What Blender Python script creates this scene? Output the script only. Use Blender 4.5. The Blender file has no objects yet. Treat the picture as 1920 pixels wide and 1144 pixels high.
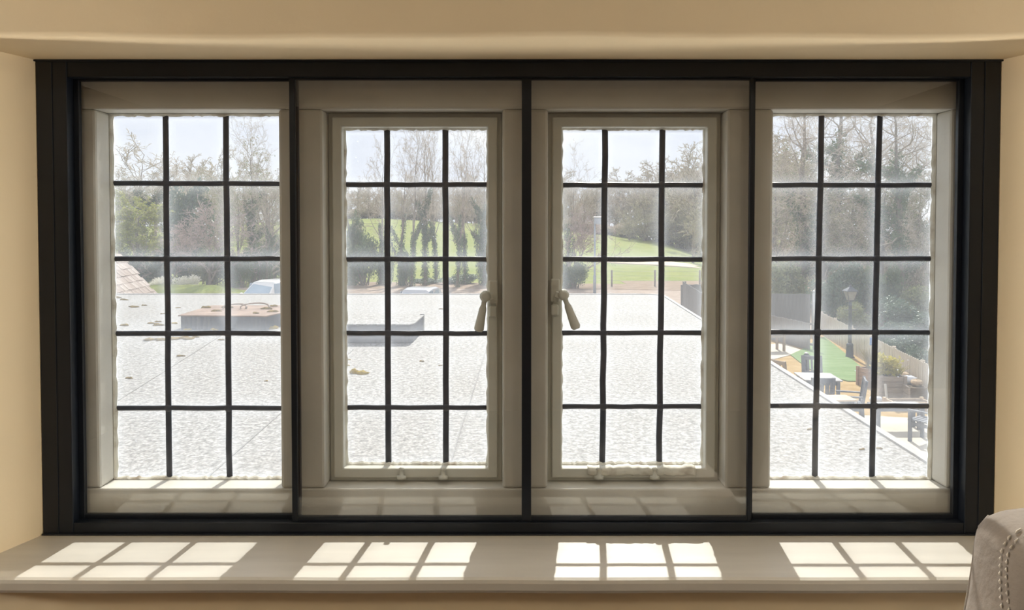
import bpy, math, random
import numpy as np
from mathutils import Vector, Matrix

# ------------------------------------------------------------------ camera, world, sun, exposure
sc = bpy.context.scene
COL = sc.collection
F = 1400.0                 # focal length in pixels of the 1920x1144 frame
PX, PY = 960.0, 466.0      # principal point
PITCH = math.radians(1.46)
EYE = Vector((0.0, 0.0, 1.45))
ROOF_Z = -0.15
GROUND_Z = -2.85

cam_d = bpy.data.cameras.new('camera')
cam_d.sensor_width = 36.0
cam_d.lens = F / 1920 * 36
cam_d.shift_y = -(572 - PY) / 1920
cam_d.clip_start = 0.02
cam_d.clip_end = 1500
cam = bpy.data.objects.new('camera', cam_d)
cam.location = EYE
cam.rotation_euler = (math.pi / 2 - PITCH, 0, 0)
COL.objects.link(cam)
sc.camera = cam

SUN_AZ, SUN_EL = math.radians(6.6), math.radians(44.4)
sun_vec = Vector((math.sin(SUN_AZ) * math.cos(SUN_EL), math.cos(SUN_AZ) * math.cos(SUN_EL), math.sin(SUN_EL)))
sd = bpy.data.lights.new('sun', 'SUN')
sd.energy = 7.2
sd.angle = math.radians(0.53)
sd.color = (1.0, 0.955, 0.88)
sun = bpy.data.objects.new('sun', sd)
sun.rotation_euler = sun_vec.to_track_quat('Z', 'Y').to_euler()
sun.location = sun_vec * 60
COL.objects.link(sun)

w = bpy.data.worlds.new('sky')
sc.world = w
w.use_nodes = True
nt = w.node_tree
bg = nt.nodes['Background']
tc = nt.nodes.new('ShaderNodeTexCoord')
mp = nt.nodes.new('ShaderNodeMapping'); mp.inputs['Scale'].default_value = (1.5, 1.5, 5.0)
nz = nt.nodes.new('ShaderNodeTexNoise'); nz.inputs['Scale'].default_value = 2.2; nz.inputs['Detail'].default_value = 5
cr = nt.nodes.new('ShaderNodeValToRGB')
cr.color_ramp.elements[0].position = 0.35; cr.color_ramp.elements[0].color = (0.70, 0.74, 0.86, 1)
cr.color_ramp.elements[1].position = 0.68; cr.color_ramp.elements[1].color = (0.90, 0.91, 0.95, 1)
nt.links.new(tc.outputs['Generated'], mp.inputs['Vector'])
nt.links.new(mp.outputs['Vector'], nz.inputs['Vector'])
nt.links.new(nz.outputs['Fac'], cr.inputs['Fac'])
nt.links.new(cr.outputs['Color'], bg.inputs['Color'])
bg.inputs['Strength'].default_value = 1.36

sc.view_settings.view_transform = 'Standard'
sc.view_settings.look = 'None'
sc.view_settings.exposure = 0.0
sc.view_settings.gamma = 1.0
sc.view_settings.use_curve_mapping = False
sc.cycles.use_denoising = True
sc.cycles.max_bounces = 10
sc.cycles.diffuse_bounces = 6
sc.cycles.transparent_max_bounces = 24
sc.cycles.sample_clamp_indirect = 6.0


def at(px, py, depth):
    """point on the ray of a photo pixel, at the given distance along the floor's +Y axis"""
    u, v = (px - PX) / F, (py - PY) / F
    s, c = math.sin(PITCH), math.cos(PITCH)
    k = depth / (c - v * s)
    return Vector((u * k, depth, EYE.z + (-s - v * c) * k))


def on_level(px, py, z):
    """point where the ray of a photo pixel meets the level z"""
    u, v = (px - PX) / F, (py - PY) / F
    s, c = math.sin(PITCH), math.cos(PITCH)
    k = (z - EYE.z) / (-s - v * c)
    return Vector((u * k, (c - v * s) * k, z))


# ------------------------------------------------------------------ materials
MATS = {}


def mat(name, color, rough=0.6, noise=None, bump=None, spec=0.5, metal=0.0, coat=0.0, translucent=0.0):
    """noise: (second colour, scale, low, high[, stretch]); bump: (scale, strength[, distance])"""
    if name in MATS:
        return MATS[name]
    m = bpy.data.materials.new(name)
    m.use_nodes = True
    t = m.node_tree
    b = t.nodes['Principled BSDF']
    b.inputs['Base Color'].default_value = (*color, 1)
    b.inputs['Roughness'].default_value = rough
    b.inputs['Specular IOR Level'].default_value = spec
    b.inputs['Metallic'].default_value = metal
    b.inputs['Coat Weight'].default_value = coat
    co = t.nodes.new('ShaderNodeTexCoord')
    src = None
    if noise:
        n = t.nodes.new('ShaderNodeTexNoise')
        n.inputs['Scale'].default_value = noise[1]
        n.inputs['Detail'].default_value = 6
        v = co.outputs['Object']
        if len(noise) > 4:
            mpn = t.nodes.new('ShaderNodeMapping')
            mpn.inputs['Scale'].default_value = noise[4]
            t.links.new(v, mpn.inputs['Vector'])
            v = mpn.outputs['Vector']
        t.links.new(v, n.inputs['Vector'])
        r = t.nodes.new('ShaderNodeValToRGB')
        r.color_ramp.elements[0].position = noise[2]
        r.color_ramp.elements[0].color = (*color, 1)
        r.color_ramp.elements[1].position = noise[3]
        r.color_ramp.elements[1].color = (*noise[0], 1)
        t.links.new(n.outputs['Fac'], r.inputs['Fac'])
        t.links.new(r.outputs['Color'], b.inputs['Base Color'])
        src = r.outputs['Color']
    if bump:
        n2 = t.nodes.new('ShaderNodeTexNoise')
        n2.inputs['Scale'].default_value = bump[0]
        n2.inputs['Detail'].default_value = 5
        t.links.new(co.outputs['Object'], n2.inputs['Vector'])
        bp = t.nodes.new('ShaderNodeBump')
        bp.inputs['Strength'].default_value = bump[1]
        bp.inputs['Distance'].default_value = bump[2] if len(bump) > 2 else 0.01
        t.links.new(n2.outputs['Fac'], bp.inputs['Height'])
        t.links.new(bp.outputs['Normal'], b.inputs['Normal'])
    if translucent:
        tr = t.nodes.new('ShaderNodeBsdfTranslucent')
        tr.inputs['Color'].default_value = (*color, 1)
        if src:
            t.links.new(src, tr.inputs['Color'])
        mx = t.nodes.new('ShaderNodeMixShader')
        mx.inputs['Fac'].default_value = translucent
        t.links.new(b.outputs[0], mx.inputs[1])
        t.links.new(tr.outputs[0], mx.inputs[2])
        t.links.new(mx.outputs[0], t.nodes['Material Output'].inputs['Surface'])
    MATS[name] = m
    return m


def glass_clear(name):
    """clear sheet: transparent with a fresnel mirror"""
    m = bpy.data.materials.new(name)
    m.use_nodes = True
    t = m.node_tree
    t.nodes.remove(t.nodes['Principled BSDF'])
    tr = t.nodes.new('ShaderNodeBsdfTransparent'); tr.inputs['Color'].default_value = (0.985, 0.99, 0.985, 1)
    gl = t.nodes.new('ShaderNodeBsdfGlossy'); gl.inputs['Roughness'].default_value = 0.0
    fr = t.nodes.new('ShaderNodeFresnel'); fr.inputs['IOR'].default_value = 1.5
    geo = t.nodes.new('ShaderNodeNewGeometry')
    # same reflectance on the way in and on the way out of the sheet
    sel = t.nodes.new('ShaderNodeMix'); sel.data_type = 'FLOAT'
    sel.inputs['A'].default_value = 1.9; sel.inputs['B'].default_value = 1 / 1.9
    t.links.new(geo.outputs['Backfacing'], sel.inputs['Factor'])
    t.links.new(sel.outputs[0], fr.inputs['IOR'])
    mx = t.nodes.new('ShaderNodeMixShader')
    t.links.new(fr.outputs['Fac'], mx.inputs['Fac'])
    t.links.new(tr.outputs[0], mx.inputs[1])
    t.links.new(gl.outputs[0], mx.inputs[2])
    t.links.new(mx.outputs[0], t.nodes['Material Output'].inputs['Surface'])
    MATS[name] = m
    return m


def glass_old(name, base=0.076, edge=0.75):
    """old leaded pane: clear glass, dirt film thickening towards the came, plus painted haze and rim glow"""
    m = bpy.data.materials.new(name)
    m.use_nodes = True
    t = m.node_tree
    L = t.links.new
    t.nodes.remove(t.nodes['Principled BSDF'])

    def math_(op, a, b=None, clamp=False):
        n = t.nodes.new('ShaderNodeMath'); n.operation = op; n.use_clamp = clamp
        for i, s in enumerate((a, b)):
            if s is None:
                continue
            if isinstance(s, (int, float)):
                n.inputs[i].default_value = s
            else:
                L(s, n.inputs[i])
        return n.outputs[0]
    co = t.nodes.new('ShaderNodeTexCoord')
    sp = t.nodes.new('ShaderNodeSeparateXYZ'); L(co.outputs['Generated'], sp.inputs[0])
    dx = math_('MULTIPLY', math_('MINIMUM', sp.outputs[0], math_('SUBTRACT', 1.0, sp.outputs[0])), 0.13)
    dz = math_('MULTIPLY', math_('MINIMUM', sp.outputs[2], math_('SUBTRACT', 1.0, sp.outputs[2])), 0.165)
    d = math_('MINIMUM', dx, dz)
    n1 = t.nodes.new('ShaderNodeTexNoise'); n1.inputs['Scale'].default_value = 60; n1.inputs['Detail'].default_value = 4
    L(co.outputs['Object'], n1.inputs['Vector'])
    dn = math_('ADD', d, math_('MULTIPLY', math_('SUBTRACT', n1.outputs['Fac'], 0.5), 0.004))
    e1 = math_('MULTIPLY', math_('SUBTRACT', 1.0, math_('DIVIDE', dn, 0.0042), True), edge)     # crust beside the lead, with the blurred glow rim put in
    q = math_('SUBTRACT', 1.0, math_('DIVIDE', dn, 0.035), True)
    e2 = math_('MULTIPLY', math_('MULTIPLY', q, q), 0.11)                                       # soft film
    n2 = t.nodes.new('ShaderNodeTexNoise'); n2.inputs['Scale'].default_value = 7; n2.inputs['Detail'].default_value = 6
    L(co.outputs['Object'], n2.inputs['Vector'])
    film = math_('MULTIPLY', math_('ADD', n2.outputs['Fac'], 0.35), base)  # dirt film, also stands in for the distant haze
    n3 = t.nodes.new('ShaderNodeTexVoronoi'); n3.inputs['Scale'].default_value = 45
    L(co.outputs['Object'], n3.inputs['Vector'])
    spots = math_('MULTIPLY', math_('LESS_THAN', n3.outputs['Distance'], 0.07), 0.35)
    n4 = t.nodes.new('ShaderNodeTexNoise'); n4.inputs['Scale'].default_value = 11
    L(co.outputs['Object'], n4.inputs['Vector'])
    spots = math_('MULTIPLY', spots, math_('GREATER_THAN', n4.outputs['Fac'], 0.56))
    fac = math_('ADD', math_('ADD', e1, e2), math_('ADD', film, spots), True)
    tr = t.nodes.new('ShaderNodeBsdfTransparent'); tr.inputs['Color'].default_value = (0.985, 0.99, 0.99, 1)
    tl = t.nodes.new('ShaderNodeBsdfTranslucent'); tl.inputs['Color'].default_value = (0.80, 0.86, 0.95, 1)
    mx = t.nodes.new('ShaderNodeMixShader')
    L(fac, mx.inputs['Fac']); L(tr.outputs[0], mx.inputs[1]); L(tl.outputs[0], mx.inputs[2])
    gl = t.nodes.new('ShaderNodeBsdfGlossy'); gl.inputs['Roughness'].default_value = 0.0
    mx2 = t.nodes.new('ShaderNodeMixShader'); mx2.inputs['Fac'].default_value = 0.03
    L(mx.outputs[0], mx2.inputs[1]); L(gl.outputs[0], mx2.inputs[2])
    L(mx2.outputs[0], t.nodes['Material Output'].inputs['Surface'])
    MATS[name] = m
    return m


def felt_material():
    m = mat('roof_felt', (0.32, 0.31, 0.295), 0.75)
    t = m.node_tree; L = t.links.new
    b = t.nodes['Principled BSDF']
    co = t.nodes.new('ShaderNodeTexCoord')
    n1 = t.nodes.new('ShaderNodeTexNoise'); n1.inputs['Scale'].default_value = 46; n1.inputs['Detail'].default_value = 3
    n2 = t.nodes.new('ShaderNodeTexNoise'); n2.inputs['Scale'].default_value = 0.5; n2.inputs['Detail'].default_value = 5
    L(co.outputs['Object'], n1.inputs['Vector']); L(co.outputs['Object'], n2.inputs['Vector'])
    r1 = t.nodes.new('ShaderNodeValToRGB')
    e = r1.color_ramp.elements
    e[0].position = 0.34; e[0].color = (0.17, 0.166, 0.158, 1)
    e[1].position = 0.66; e[1].color = (0.43, 0.425, 0.415, 1)
    L(n1.outputs['Fac'], r1.inputs['Fac'])
    r2 = t.nodes.new('ShaderNodeValToRGB')
    r2.color_ramp.elements[0].position = 0.35; r2.color_ramp.elements[0].color = (0.88, 0.86, 0.83, 1)
    r2.color_ramp.elements[1].position = 0.65; r2.color_ramp.elements[1].color = (1, 1, 1, 1)
    L(n2.outputs['Fac'], r2.inputs['Fac'])
    n3 = t.nodes.new('ShaderNodeTexNoise'); n3.inputs['Scale'].default_value = 19; n3.inputs['Detail'].default_value = 4
    L(co.outputs['Object'], n3.inputs['Vector'])
    r3 = t.nodes.new('ShaderNodeValToRGB')
    r3.color_ramp.elements[0].position = 0.36; r3.color_ramp.elements[0].color = (0.66, 0.65, 0.64, 1)
    r3.color_ramp.elements[1].position = 0.64; r3.color_ramp.elements[1].color = (1.36, 1.36, 1.36, 1)
    L(n3.outputs['Fac'], r3.inputs['Fac'])
    mul3 = t.nodes.new('ShaderNodeMix'); mul3.data_type = 'RGBA'; mul3.blend_type = 'MULTIPLY'; mul3.inputs[0].default_value = 1
    L(r1.outputs['Color'], mul3.inputs[6]); L(r3.outputs['Color'], mul3.inputs[7])
    mul = t.nodes.new('ShaderNodeMix'); mul.data_type = 'RGBA'; mul.blend_type = 'MULTIPLY'; mul.inputs[0].default_value = 1
    L(mul3.outputs[2], mul.inputs[6]); L(r2.outputs['Color'], mul.inputs[7])
    L(mul.outputs[2], b.inputs['Base Color'])
    bp = t.nodes.new('ShaderNodeBump'); bp.inputs['Strength'].default_value = 0.35; bp.inputs['Distance'].default_value = 0.01
    L(n1.outputs['Fac'], bp.inputs['Height']); L(bp.outputs['Normal'], b.inputs['Normal'])
    return m


M_wall = mat('cream_plaster', (0.85, 0.72, 0.50), 0.75, noise=((0.82, 0.69, 0.475), 3.0, 0.4, 0.7), bump=(26, 0.25, 0.004), spec=0.25)
M_stone = mat('painted_stone', (0.66, 0.64, 0.58), 0.5, noise=((0.60, 0.58, 0.525), 6.0, 0.4, 0.65), bump=(30, 0.35, 0.004), spec=0.4)
M_casement = mat('casement_paint', (0.63, 0.62, 0.55), 0.4, noise=((0.57, 0.56, 0.49), 14.0, 0.4, 0.7), bump=(40, 0.25, 0.002))
M_sill = mat('sill_paint', (0.62, 0.60, 0.55), 0.42, noise=((0.57, 0.55, 0.505), 5.0, 0.35, 0.7, (1, 6, 1)), bump=(18, 0.18, 0.003))
M_black = mat('black_aluminium', (0.006, 0.010, 0.018), 0.42, noise=((0.009, 0.013, 0.023), 9.0, 0.4, 0.7), spec=0.45)
M_lead = mat('lead_came', (0.035, 0.045, 0.068), 0.5, noise=((0.065, 0.075, 0.10), 25.0, 0.4, 0.7), bump=(60, 0.3, 0.002))
M_putty = mat('old_putty', (0.70, 0.68, 0.60), 0.8, noise=((0.42, 0.36, 0.28), 30.0, 0.5, 0.72), bump=(80, 0.6, 0.003))
M_floor = mat('carpet', (0.10, 0.075, 0.06), 0.95, noise=((0.13, 0.10, 0.08), 200.0, 0.4, 0.6), bump=(300, 0.3, 0.004))  # unseen floor kept dark to cut bounce light
M_panel = mat('dark_panelling', (0.09, 0.06, 0.04), 0.6, noise=((0.13, 0.09, 0.06), 5.0, 0.35, 0.7, (4, 4, 0.5)))  # unseen walls given a dark finish to cut bounce light
M_ceil = mat('ceiling_paint', (0.62, 0.57, 0.47), 0.8, noise=((0.60, 0.55, 0.455), 4.0, 0.4, 0.6))
M_clear = glass_clear('clear_sheet_glass')
M_old = glass_old('old_leaded_glass')
M_felt = felt_material()

# ------------------------------------------------------------------ mesh helpers


class MB:
    """collects shapes, then links them as one mesh object"""

    def __init__(self):
        self.v, self.f = [], []

    def add(self, vs, fs):
        o = len(self.v)
        self.v += [tuple(p) for p in vs]
        self.f += [tuple(i + o for i in q) for q in fs]
        return self

    def box(self, x0, x1, y0, y1, z0, z1):
        vs = [(x0, y0, z0), (x1, y0, z0), (x1, y1, z0), (x0, y1, z0), (x0, y0, z1), (x1, y0, z1), (x1, y1, z1), (x0, y1, z1)]
        return self.add(vs, [(0, 3, 2, 1), (4, 5, 6, 7), (0, 1, 5, 4), (1, 2, 6, 5), (2, 3, 7, 6), (3, 0, 4, 7)])

    def obox(self, a, b, wx, wz, up=(0, 0, 1)):
        """bar from a to b, wx wide, wz tall"""
        a, b = Vector(a), Vector(b)
        d = (b - a).normalized()
        s = d.cross(Vector(up))
        if s.length < 1e-4:
            s = d.cross(Vector((1, 0, 0)))
        s.normalize()
        u = s.cross(d)
        vs = []
        for p in (a, b):
            for i, j in ((-1, -1), (1, -1), (1, 1), (-1, 1)):
                vs.append(p + s * (i * wx / 2) + u * (j * wz / 2))
        return self.add(vs, [(0, 1, 2, 3), (7, 6, 5, 4), (0, 4, 5, 1), (1, 5, 6, 2), (2, 6, 7, 3), (3, 7, 4, 0)])

    def prism(self, poly, z0, z1):
        n = len(poly)
        vs = [(x, y, z0) for x, y in poly] + [(x, y, z1) for x, y in poly]
        fs = [tuple(range(n))[::-1], tuple(range(n, 2 * n))]
        fs += [(i, (i + 1) % n, n + (i + 1) % n, n + i) for i in range(n)]
        return self.add(vs, fs)

    def tube(self, pts, rad, n=8, cap=True, flat=1.0, ref=(0.31, 0.17, 0.93)):
        pts = [Vector(p) for p in pts]
        if not hasattr(rad, '__len__'):
            rad = [rad] * len(pts)
        ref = Vector(ref)
        vs = []
        for i, p in enumerate(pts):
            d = (pts[min(i + 1, len(pts) - 1)] - pts[max(i - 1, 0)]).normalized()
            s = d.cross(ref)
            if s.length < 1e-3:
                s = d.cross(Vector((1, 0, 0)))
            s.normalize(); u = d.cross(s)
            for k in range(n):
                a = 2 * math.pi * k / n
                vs.append(p + (s * math.cos(a) + u * math.sin(a) * flat) * rad[i])
        fs = []
        for i in range(len(pts) - 1):
            for k in range(n):
                fs.append((i * n + k, i * n + (k + 1) % n, (i + 1) * n + (k + 1) % n, (i + 1) * n + k))
        if cap:
            fs.append(tuple(range(n))[::-1]); fs.append(tuple((len(pts) - 1) * n + k for k in range(n)))
        return self.add(vs, fs)

    def lathe(self, prof, c=(0, 0, 0), n=12):
        vs, fs = [], []
        for r, z in prof:
            for k in range(n):
                a = 2 * math.pi * (k + 0.5) / n
                vs.append((c[0] + r * math.cos(a), c[1] + r * math.sin(a), c[2] + z))
        for i in range(len(prof) - 1):
            for k in range(n):
                fs.append((i * n + k, i * n + (k + 1) % n, (i + 1) * n + (k + 1) % n, (i + 1) * n + k))
        fs.append(tuple(range(n))[::-1]); fs.append(tuple((len(prof) - 1) * n + k for k in range(n)))
        return self.add(vs, fs)

    def blob(self, c, r, rng, jit=0.25, nu=9, nv=5):
        """lumpy half-buried mound"""
        vs, fs = [], []
        for j in range(nv + 1):
            th = math.pi * j / nv
            for i in range(nu):
                a = 2 * math.pi * i / nu
                q = 1 + rng.uniform(-jit, jit)
                vs.append((c[0] + r[0] * q * math.sin(th) * math.cos(a), c[1] + r[1] * q * math.sin(th) * math.sin(a), c[2] + r[2] * q * math.cos(th)))
        for j in range(nv):
            for i in range(nu):
                fs.append((j * nu + i, (j + 1) * nu + i, (j + 1) * nu + (i + 1) % nu, j * nu + (i + 1) % nu))
        return self.add(vs, fs)

    def build(self, name, material, parent=None, smooth=False, bevel=0.0, origin=None):
        """shapes are in world coordinates of an unrotated parent unless origin=(0,0,0)"""
        o0 = Vector((0, 0, 0))
        if origin is not None:
            o0 = Vector(origin)
        elif parent is not None:
            o0 = root_of(parent).location
        me = bpy.data.meshes.new(name)
        me.from_pydata([(a - o0.x, b - o0.y, c - o0.z) for a, b, c in self.v], [], self.f)
        me.materials.append(material)
        if smooth:
            me.polygons.foreach_set('use_smooth', [True] * len(me.polygons))
        me.update()
        o = bpy.data.objects.new(name, me)
        COL.objects.link(o)
        if parent is not None:
            o.parent = parent
        elif origin is not None:
            o.location = o0
        if bevel:
            md = o.modifiers.new('bevel', 'BEVEL'); md.width = bevel; md.segments = 2; md.limit_method = 'ANGLE'
        return o


def root_of(o):
    while o.parent is not None:
        o = o.parent
    return o


def tag(o, label=None, cat=None, group=None, kind=None):
    if label: o['label'] = label
    if cat: o['category'] = cat
    if group: o['group'] = group
    if kind: o['kind'] = kind
    return o


def thing(name, loc=(0, 0, 0), rz=0.0, **k):
    o = bpy.data.objects.new(name, None)
    o.empty_display_size = 0.1
    o.location = loc
    o.rotation_euler = (0, 0, rz)
    COL.objects.link(o)
    return tag(o, **k)


def struct(o, label=None):
    return tag(o, label=label, kind='structure')


def copy_tree(o, parent=None):
    c = o.copy()
    COL.objects.link(c)
    c.parent = parent
    for ch in list(o.children):
        copy_tree(ch, c)
    return c


def fast_mesh(name, V, Q, material, smooth=False):
    """numpy vertices and faces of one size -> mesh"""
    me = bpy.data.meshes.new(name)
    k = Q.shape[1]
    me.vertices.add(len(V)); me.loops.add(Q.size); me.polygons.add(len(Q))
    me.vertices.foreach_set('co', np.ascontiguousarray(V, dtype=np.float32).ravel())
    me.loops.foreach_set('vertex_index', np.ascontiguousarray(Q, dtype=np.int32).ravel())
    me.polygons.foreach_set('loop_start', np.arange(0, Q.size, k, dtype=np.int32))
    me.polygons.foreach_set('loop_total', np.full(len(Q), k, dtype=np.int32))
    if smooth:
        me.polygons.foreach_set('use_smooth', np.ones(len(Q), dtype=bool))
    me.materials.append(material)
    me.update(calc_edges=True)
    return me


def link(name, me, parent=None):
    o = bpy.data.objects.new(name, me)
    COL.objects.link(o)
    o.parent = parent
    return o


RNG = random.Random(7)

# ------------------------------------------------------------------ the room
Y_WALL, Y_FRAME, Y_STONE, Y_GLASS, Y_OUT = 1.42, 1.60, 1.645, 1.712, 1.80
SILL_Z = at(960, 1003, Y_FRAME).z
TOP_Z = at(960, 112, Y_FRAME).z
XL, XR = at(73, 560, Y_FRAME).x, at(1871, 560, Y_FRAME).x
SPLAY = 0.33
RX, RY, RZ = 2.9, -2.7, 2.42

b = MB()
dw = (Y_FRAME - Y_WALL) * SPLAY
b.prism([(-RX, Y_WALL), (XL - dw, Y_WALL), (XL, Y_FRAME), (XL, Y_OUT), (-RX, Y_OUT)], SILL_Z - 0.03, TOP_Z)
b.prism([(RX, Y_WALL), (RX, Y_OUT), (XR, Y_OUT), (XR, Y_FRAME), (XR + dw, Y_WALL)], SILL_Z - 0.03, TOP_Z)
b.box(-RX, RX, Y_WALL + 0.004, Y_OUT, 0, SILL_Z - 0.03)
b.box(-RX, RX, Y_WALL + 0.03, Y_OUT, TOP_Z + 0.03, RZ)
wall_front = struct(b.build('wall_front', M_wall), 'cream plastered wall with splayed window recess')
# lintel: gently uneven plaster swept along the wall
N = 90
prof0 = [(Y_OUT, TOP_Z), (Y_WALL + 0.05, TOP_Z), (Y_WALL + 0.012, TOP_Z + 0.001), (Y_WALL + 0.004, TOP_Z + 0.004), (Y_WALL, TOP_Z + 0.012), (Y_WALL, RZ)]
vs, fs = [], []
for i in range(N + 1):
    x = -RX + 2 * RX * i / N
    wob = 0.0022 * math.sin(x * 5.1 + 1) + 0.0014 * math.sin(x * 13.7) + RNG.uniform(-0.0006, 0.0006)
    for j, (y, z) in enumerate(prof0):
        k = 0 if j in (0, 5) else (0.2 if j == 1 else 1)
        vs.append((x, y + wob * k * 0.6, z + wob * k))
n = len(prof0)
for i in range(N):
    for j in range(n - 1):
        fs.append((i * n + j, i * n + j + 1, (i + 1) * n + j + 1, (i + 1) * n + j))
MB().add(vs, fs).build('lintel', M_wall, wall_front, smooth=True)

struct(MB().box(-RX, RX, RY, Y_WALL, -0.12, 0).build('floor', M_floor), 'dark brown carpeted floor')
struct(MB().box(-RX, RX, RY, Y_OUT, RZ, RZ + 0.1).build('ceiling', M_ceil), 'pale painted ceiling')
struct(MB().box(-RX - 0.12, -RX, RY, Y_OUT, -0.12, RZ + 0.1).build('wall_left', M_panel), 'dark panelled side wall on the left')
struct(MB().box(RX, RX + 0.12, RY, Y_OUT, -0.12, RZ + 0.1).build('wall_right', M_panel), 'dark panelled side wall on the right')
struct(MB().box(-RX - 0.12, RX + 0.12, RY - 0.12, RY, -0.12, RZ + 0.1).build('wall_back', M_panel), 'dark panelled wall behind the viewer')

# window board with a rounded nosing
YS = 1.395
b = MB()
yb = Y_FRAME - 0.004
prof = [(yb, SILL_Z), (YS + 0.008, SILL_Z), (YS + 0.002, SILL_Z - 0.003), (YS, SILL_Z - 0.009), (YS, SILL_Z - 0.022), (YS + 0.003, SILL_Z - 0.028), (YS + 0.012, SILL_Z - 0.030), (yb, SILL_Z - 0.030)]
vs, fs = [], []
NS = 40
for i in range(NS + 1):
    t = i / NS
    for (y, z) in prof:
        yy = max(y, Y_WALL)
        e = (Y_FRAME - yy) * SPLAY if yy > Y_WALL + 0.001 else dw + 0.02
        x0, x1 = XL - e, XR + e
        vs.append((x0 + (x1 - x0) * t, y + (0.001 * math.sin(t * 31) if y < Y_WALL else 0), z))
n = len(prof)
for i in range(NS):
    for j in range(n):
        fs.append((i * n + j, i * n + (j + 1) % n, (i + 1) * n + (j + 1) % n, (i + 1) * n + j))
fs.append(tuple(range(n))[::-1]); fs.append(tuple(NS * n + k for k in range(n)))
sill = struct(b.add(vs, fs).build('trim_1', M_sill), 'grey painted window board below the black frame')

# added fill lamps, out of view, brightening the room and the recess
M_fill_opal = mat('fill_lamp_opal', (0.9, 0.86, 0.78), 0.4)
M_brass = mat('brushed_brass', (0.55, 0.42, 0.2), 0.35, metal=1.0)


def fill_ceiling_lamp(x, y, power, label):  # unseen fill light added for the room
    t = thing('fill_ceiling_light', (x, y, RZ), label=label, cat='ceiling light', group='added fill lights')
    MB().lathe([(0.17, 0), (0.18, -0.02), (0.17, -0.035)], (x, y, RZ), 24).build('mount', M_brass, t, smooth=True)
    MB().lathe([(0.16, -0.036), (0.15, -0.06), (0.11, -0.085), (0.02, -0.10)], (x, y, RZ), 24).build('diffuser', M_fill_opal, t, smooth=True)
    ld = bpy.data.lights.new('fill_bulb', 'AREA')
    ld.shape = 'DISK'; ld.size = 0.34; ld.energy = power; ld.color = (1.0, 0.88, 0.70)
    lo = bpy.data.objects.new('fill_bulb', ld)
    lo.location = (0, 0, -0.11); lo.parent = t
    COL.objects.link(lo)


fill_ceiling_lamp(-0.9, 0.1, 3.5, 'added fill light, round opal ceiling fitting on the left behind the viewer')
fill_ceiling_lamp(0.9, 0.1, 3.5, 'added fill light, round opal ceiling fitting on the right behind the viewer')
M_fill_globe = mat('fill_lit_globe', (0.9, 0.86, 0.78), 0.3)  # emissive globe of the added fill lamps
M_fill_globe.node_tree.nodes['Principled BSDF'].inputs['Emission Color'].default_value = (1.0, 0.93, 0.82, 1)


def fill_wall_lamp(side, y, z, label):
    """added fill globe on a side wall bracket, out of view, brightening the recess"""
    xw = side * RX
    t = thing('fill_wall_lamp', (xw, y, z), label=label, cat='fill lamp')
    x = xw - side * 0.15
    MB().box(min(xw, xw - side * 0.018), max(xw, xw - side * 0.018), y - 0.05, y + 0.05, z - 0.16, z - 0.02).build('wall_plate', M_brass, t, bevel=0.006)
    MB().tube([(xw - side * 0.015, y, z - 0.10), (xw - side * 0.09, y, z - 0.12), (x, y, z - 0.11), (x, y, z - 0.07)], 0.008, 10).build('arm', M_brass, t, True)
    MB().lathe([(0.045, -0.075), (0.05, -0.06), (0.045, -0.056)], (x, y, z), 20).build('gallery', M_brass, t, True)
    MB().lathe([(0.045, -0.055), (0.075, -0.03), (0.085, 0.0), (0.078, 0.035), (0.055, 0.062)], (x, y, z), 24).build('fill_globe', M_fill_globe, t, True)


M_fill_globe.node_tree.nodes['Principled BSDF'].inputs['Emission Strength'].default_value = 800
fill_wall_lamp(-1, 1.27, 0.98, 'added fill lamp, brass arm and opal globe, on the left side wall')
fill_wall_lamp(1, 1.27, 0.98, 'added fill lamp, brass arm and opal globe, on the right side wall')

# ------------------------------------------------------------------ stone surround of the four lights
P = lambda px, d: at(px, 560, d).x
Q = lambda py, d: at(960, py, d).z
OPEN = [(P(183, Y_STONE), P(524, Y_STONE)), (P(607, Y_STONE), P(942, Y_STONE)), (P(1027, Y_STONE), P(1361, Y_STONE)), (P(1448, Y_STONE), P(1779, Y_STONE))]
OZ0, OZ1 = Q(916, Y_STONE), Q(205, Y_STONE)
stone = struct(thing('trim_2', (0, Y_STONE, OZ0)), 'grey painted stone window surround with three mullions')
edges = [XL + 0.001] + [v for ab in OPEN for v in ab] + [XR - 0.001]
for i in range(0, 10, 2):
    nm = 'stone_jamb' if i in (0, 8) else 'stone_mullion'
    MB().box(edges[i], edges[i + 1], Y_STONE, Y_GLASS + 0.012, OZ0, OZ1).build(nm, M_stone, stone, bevel=0.006)
MB().box(XL + 0.001, XR - 0.001, Y_STONE, Y_GLASS + 0.012, OZ1, TOP_Z - 0.001).build('stone_head', M_stone, stone, bevel=0.004)
MB().box(XL + 0.001, XR - 0.001, Y_STONE, Y_GLASS + 0.012, SILL_Z - 0.028, OZ0).build('stone_sill', M_stone, stone, bevel=0.004)

# ------------------------------------------------------------------ leaded windows
VB = [(314, 427), (727, 836), (1132, 1239), (1534, 1642)]
HB = [(344, 485, 625, 765), (346, 486, 625, 764), (347, 486, 624, 762), (347, 485, 623, 761)]
WLAB = ['fixed leaded window with fifteen panes, leftmost of the four', 'leaded casement window with handle on its right side',
        'leaded casement window with handle on its left side', 'fixed leaded window with fifteen panes, rightmost of the four']


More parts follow.
